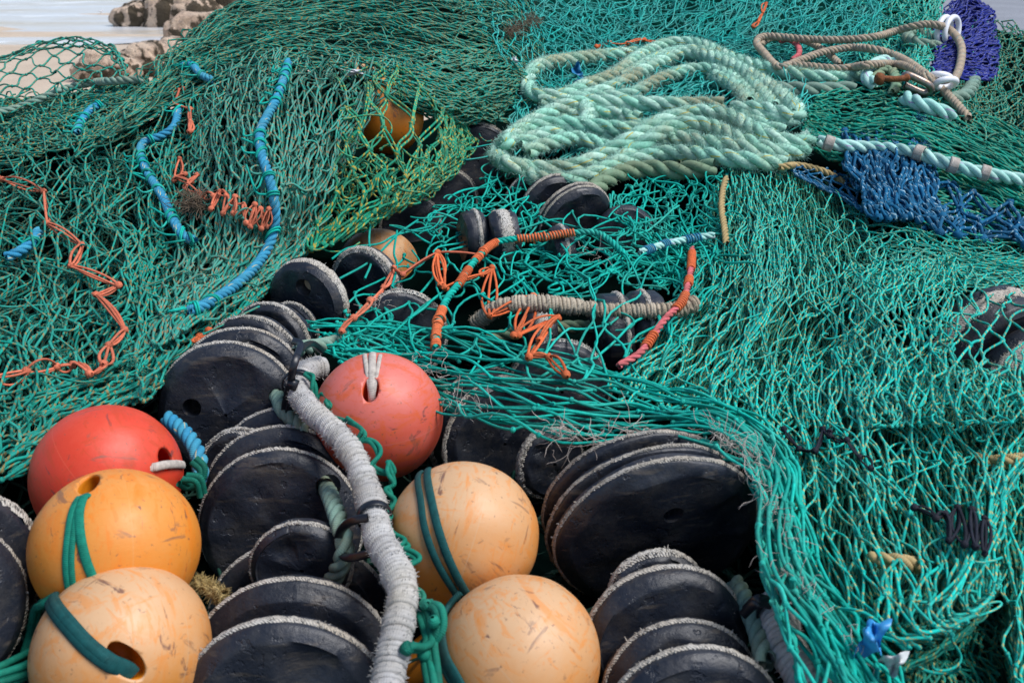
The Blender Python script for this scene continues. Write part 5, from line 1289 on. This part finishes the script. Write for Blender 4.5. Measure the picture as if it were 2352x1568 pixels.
root = empty('wrapped_rope', (0, 0, 0), 'tan cord wrapped rope crossing under the sparse middle netting', 'rope')
Q, rad = wrapped_rope(root, zpath([(1090,745,1.90),(1120,722,1.88),(1160,702,1.86),(1230,697,1.85),(1320,704,1.86),(1400,714,1.87),(1480,714,1.87),(1550,712,1.87),(1600,696,1.88)], 200), .0110, 'wraptan', 81)
place(root)
root = empty('wrapped_rope', (0, 0, 0), 'white wrapped rope end among teal cords at the bottom right of the discs', 'rope')
Q, rad = wrapped_rope(root, zpath([(1790,1370,1.20),(1790,1410,1.18),(1800,1460,1.15),(1825,1520,1.12),(1870,1580,1.09),(1920,1660,1.05)], 150), .0160, 'wrap', 91, pitch=.007, cord=.0045)
cable_tie(root, Q, rad, 60, [[(1770,1380,1.16),(1740,1375,1.15),(1712,1400,1.17)], [(1770,1388,1.16),(1738,1385,1.15),(1705,1412,1.17)]])
place(root)

# ---- green rope through the disc holes
def gear_rope(pts, R, mat, seed, label, n=60):
    g = Geo(); laid_rope(g, zpath(pts, n), R, seed=seed, pitch=R * 5); tag(part('gear_rope', g, M_rope[mat]), label, 'rope')
gear_rope([(738,1105,1.50),(752,1125,1.44),(768,1165,1.36),(783,1210,1.31),(792,1250,1.29),(785,1290,1.29),(765,1330,1.31)], .0125, 'sage', 101, 'pale green rope coming out of the scratched disc beside the white rope')
gear_rope([(628,900,1.66),(640,915,1.60),(650,940,1.55),(675,965,1.52),(700,1000,1.50)], .0125, 'sage', 102, 'pale green rope through the right side of the wide disc with an empty hole')
gear_rope([(680,800,1.68),(720,795,1.72),(770,785,1.78),(800,770,1.84)], .0125, 'sage', 103, 'olive green rope behind the black cable tie tail')
gear_rope([(1690,1340,1.28),(1715,1390,1.22),(1738,1440,1.18),(1760,1520,1.12)], .0125, 'sage', 104, 'yellow green rope along the right side of the smooth disc')
gear_rope([(1100,790,1.98),(1180,765,1.96),(1280,752,1.96),(1390,752,1.97),(1420,755,1.98)], .0135, 'olive', 105, 'brown green twisted rope under the tan wrapped rope')
gear_rope([(385,960,1.52),(430,1000,1.46),(455,1045,1.42),(462,1100,1.40)], .0115, 'blue', 106, 'blue and orange bound rope beside the glossy red float')
g, gf = Geo(), Geo(); laid_rope(g, zpath([(450,1335,1.28),(480,1352,1.26),(515,1368,1.25)], 20), .0085, seed=107, fz=9000, fz_len=.008, gf=gf)
root = empty('frayed_rope_end', (0, 0, 0), 'frayed yellow rope end poking out beside the bleached peach float', 'rope')
part('laid_strands', g, M_strap['cream'], root); part('worn_fibres', gf, M_strap['cream'], root); place(root)
g = Geo()
for k, tl in enumerate(([(440,1060,1.36),(460,1080,1.36),(455,1110,1.36),(430,1120,1.36),(410,1110,1.35)], [(420,1100,1.34),(450,1105,1.34),(460,1140,1.35)], [(120,1375,1.14),(95,1390,1.15),(80,1400,1.18),(70,1450,1.2),(55,1500,1.2)], [(-20,1560,1.1),(40,1540,1.12),(80,1520,1.15)], [(-20,1580,1.1),(40,1560,1.12),(90,1540,1.15)], [(-20,1545,1.12),(30,1520,1.15),(70,1500,1.18)])):
    g = Geo(); g.tubes(zpath(tl, 30), .0048, 8, rnd=k / 6); g.tubes(zpath(tl, 30) + [.005, .003, .004], .0045, 8, rnd=k / 6)
    tag(part('green_twine', g, M_strap['teal']), ['green twine knotted at the upper right of the glossy red float', 'short green twine end right below the glossy red float', 'green twine dropping left of the bleached peach float', 'lowest green twine in the bottom left corner', 'green twine just above the bottom left corner', 'uppermost of the twines in the bottom left corner'][k], 'twine')
# orange bound bight rope in the middle net
root = empty('bound_rope', (0, 0, 0), 'teal rope bound with orange twine arching over the middle discs', 'rope')
P = ppath([(1000,800,.03),(1005,745,.05),(1025,690,.06),(1055,650,.08),(1090,600,.10),(1130,562,.11),(1170,550,.12),(1240,545,.12),(1310,535,.11),(1370,535,.10),(1410,560,.08),(1440,590,.05)], 220, lift=.03)
g = Geo(); laid_rope(g, P, .0070, seed=111, pitch=.035); part('core_rope', g, M_net['thick'], root)
part_b = []; r = np.random.default_rng(9); T, U, V = (a[0] for a in frames(P[None])); a = np.linspace(0, 130 * 6.283, 220 * 14)
i = np.linspace(0, 219, len(a)); Pi = np.stack([np.interp(i, np.arange(220), P[:, k]) for k in range(3)], 1)
Ui = unit(np.stack([np.interp(i, np.arange(220), U[:, k]) for k in range(3)], 1)); Vi = unit(np.stack([np.interp(i, np.arange(220), V[:, k]) for k in range(3)], 1))
H = Pi + (.0072 + .0020 * Wave(46, 3, 1)(i / 3) * (Wave(47, 2, 1)(i / 9) > .3))[:, None] * (np.cos(a)[:, None] * Ui + np.sin(a)[:, None] * Vi)
w_ = Wave(44, 1.2, 1)(i / 14)
for s0, s1 in zip(*[np.flatnonzero(np.diff(np.append(np.append(0, (w_ > -.12).astype(int)), 0)) == d) for d in (1, -1)]):
    if s1 - s0 > 20:
        g = Geo(); g.tubes(H[s0:s1], .0024, 6, rnd=r.random(), t0=[r.random()]); part('binding', g, M_net['orange'], root)
place(root)
root = empty('bound_rope', (0, 0, 0), 'pink and orange bound rope at the right side of the middle discs', 'rope')
P = ppath([(1590,570,.03),(1585,630,.06),(1568,690,.07),(1530,730,.07),(1500,770,.05),(1470,810,.04),(1420,840,.02)], 120, lift=.05)
g = Geo(); laid_rope(g, P, .0062, seed=112, pitch=.05); part('core_rope', g, M_rope['pink'], root)
g = Geo(); T, U, V = (a[0] for a in frames(P[None])); a = np.linspace(0, 26 * 6.283, 120); Pf = curve(P, 1200); T, U, V = (b_[0] for b_ in frames(Pf[None])); a = np.linspace(0, 70 * 6.283, 1200)
H = Pf + .0070 * (np.cos(a)[:, None] * U + np.sin(a)[:, None] * V); 
for s0, s1 in ((60, 300), (420, 500), (600, 760), (950, 1050)):
    g = Geo(); g.tubes(H[s0:s1], .0027, 6, rnd=.4); part('binding', g, M_net['orange'], root)
place(root)
root = empty('bound_rope', (0, 0, 0), 'pale blue whipped rope stub right of the middle discs', 'rope')
P = ppath([(1470,580,.05),(1530,560,.06),(1590,548,.06),(1640,540,.04)], 60, lift=.04)
g = Geo(); laid_rope(g, P, .0080, seed=113, pitch=.05); part('core_rope', g, M_rope['aqua'], root)
g = Geo(); Pf = curve(P, 700); T, U, V = (b_[0] for b_ in frames(Pf[None])); a = np.linspace(0, 34 * 6.283, 700); H = Pf + .0088 * (np.cos(a)[:, None] * U + np.sin(a)[:, None] * V); 
for s0, s1 in ((40, 150), (260, 330), (480, 600)):
    g = Geo(); g.tubes(H[s0:s1], .0022, 6); part('binding', g, M_rope['blue'], root)
place(root)
g = Geo(); laid_rope(g, ppath([(1790,95,.04),(1812,92,.06),(1832,105,.06),(1835,125,.05),(1820,138,.04)], 40, lift=.03, patches=(E5,)), .0095, seed=114, pitch=.04)
tag(part('pink_rope', g, M_rope['pink']), 'short pink and orange rope curl inside the thin tan loop', 'rope')

# ---- scraps caught in the nets
def scrap(px, py, w_, h_, col, label, seed, lift=.03, patches=()):
    r = np.random.default_rng(seed); n = 9
    uu, vv = np.meshgrid(np.linspace(-1, 1, n), np.linspace(-1, 1, n))
    k = 1 + .35 * Wave(seed, 1.2, 2)(uu, vv)
    g = Geo(); g.grid(at(px + uu * w_ * k + 6 * Wave(seed + 1, 1)(uu, vv), py + vv * h_ * k, surf_depth([px], [py], patches)[0] - lift + .012 * Wave(seed + 2, 1.4)(uu, vv)))
    tag(part('plastic_scrap', g, plain_mat('scrap_%d' % seed, col, .4, scale=50)), label, 'plastic scrap')
scrap(2005, 1462, 24, 36, (.05, .34, .72), 'blue and white scrap of plastic film on the lower right net', 201, .05, (R3, J2))
scrap(2050, 1525, 30, 22, (.55, .58, .58), 'torn whitish plastic film below the blue scrap', 202, .05, (R3, R5, J2))
scrap(812, 166, 22, 6, (.80, .80, .82), 'white sliver of plastic on the crest above the net bag', 203, .03, (P1, B2))
scrap(1183, 145, 6, 16, (.80, .80, .82), 'white plastic shred between the dark mound and the fine netting', 204, .04, (C3, C3b, E5))
scrap(1330, 172, 14, 22, (.03, .25, .50), 'small tuft of blue plastic beside the upper lay of the coil', 205, .04, (E5,))

# dry weed tangled in the nets
M_weed = cord_mat('dry_weed', (.16, .11, .07), (.24, .18, .13), dirt_amt=.3)
for (pts, pt, n_, lb, sd) in (([(425,470),(440,466),(462,474)], (P1, L1), 260, 'grey brown tuft of dry weed below the coral lacing on the draped panel', 301),
        ([(1165,78),(1200,62),(1235,48)], (E5, C3), 420, 'brown weed matted into the back nets left of the fine netting', 302), ([(1435,125),(1450,140),(1425,155)], (E5,), 160, 'thin brown weed beside the upper lay of the coil', 303)):
    g = Geo(); fuzz(g, ppath(pts, 20, lift=.02, patches=pt), n_, .045, .0007, sd)
    tag(part('dry_weed', g, M_weed), lb, 'weed')
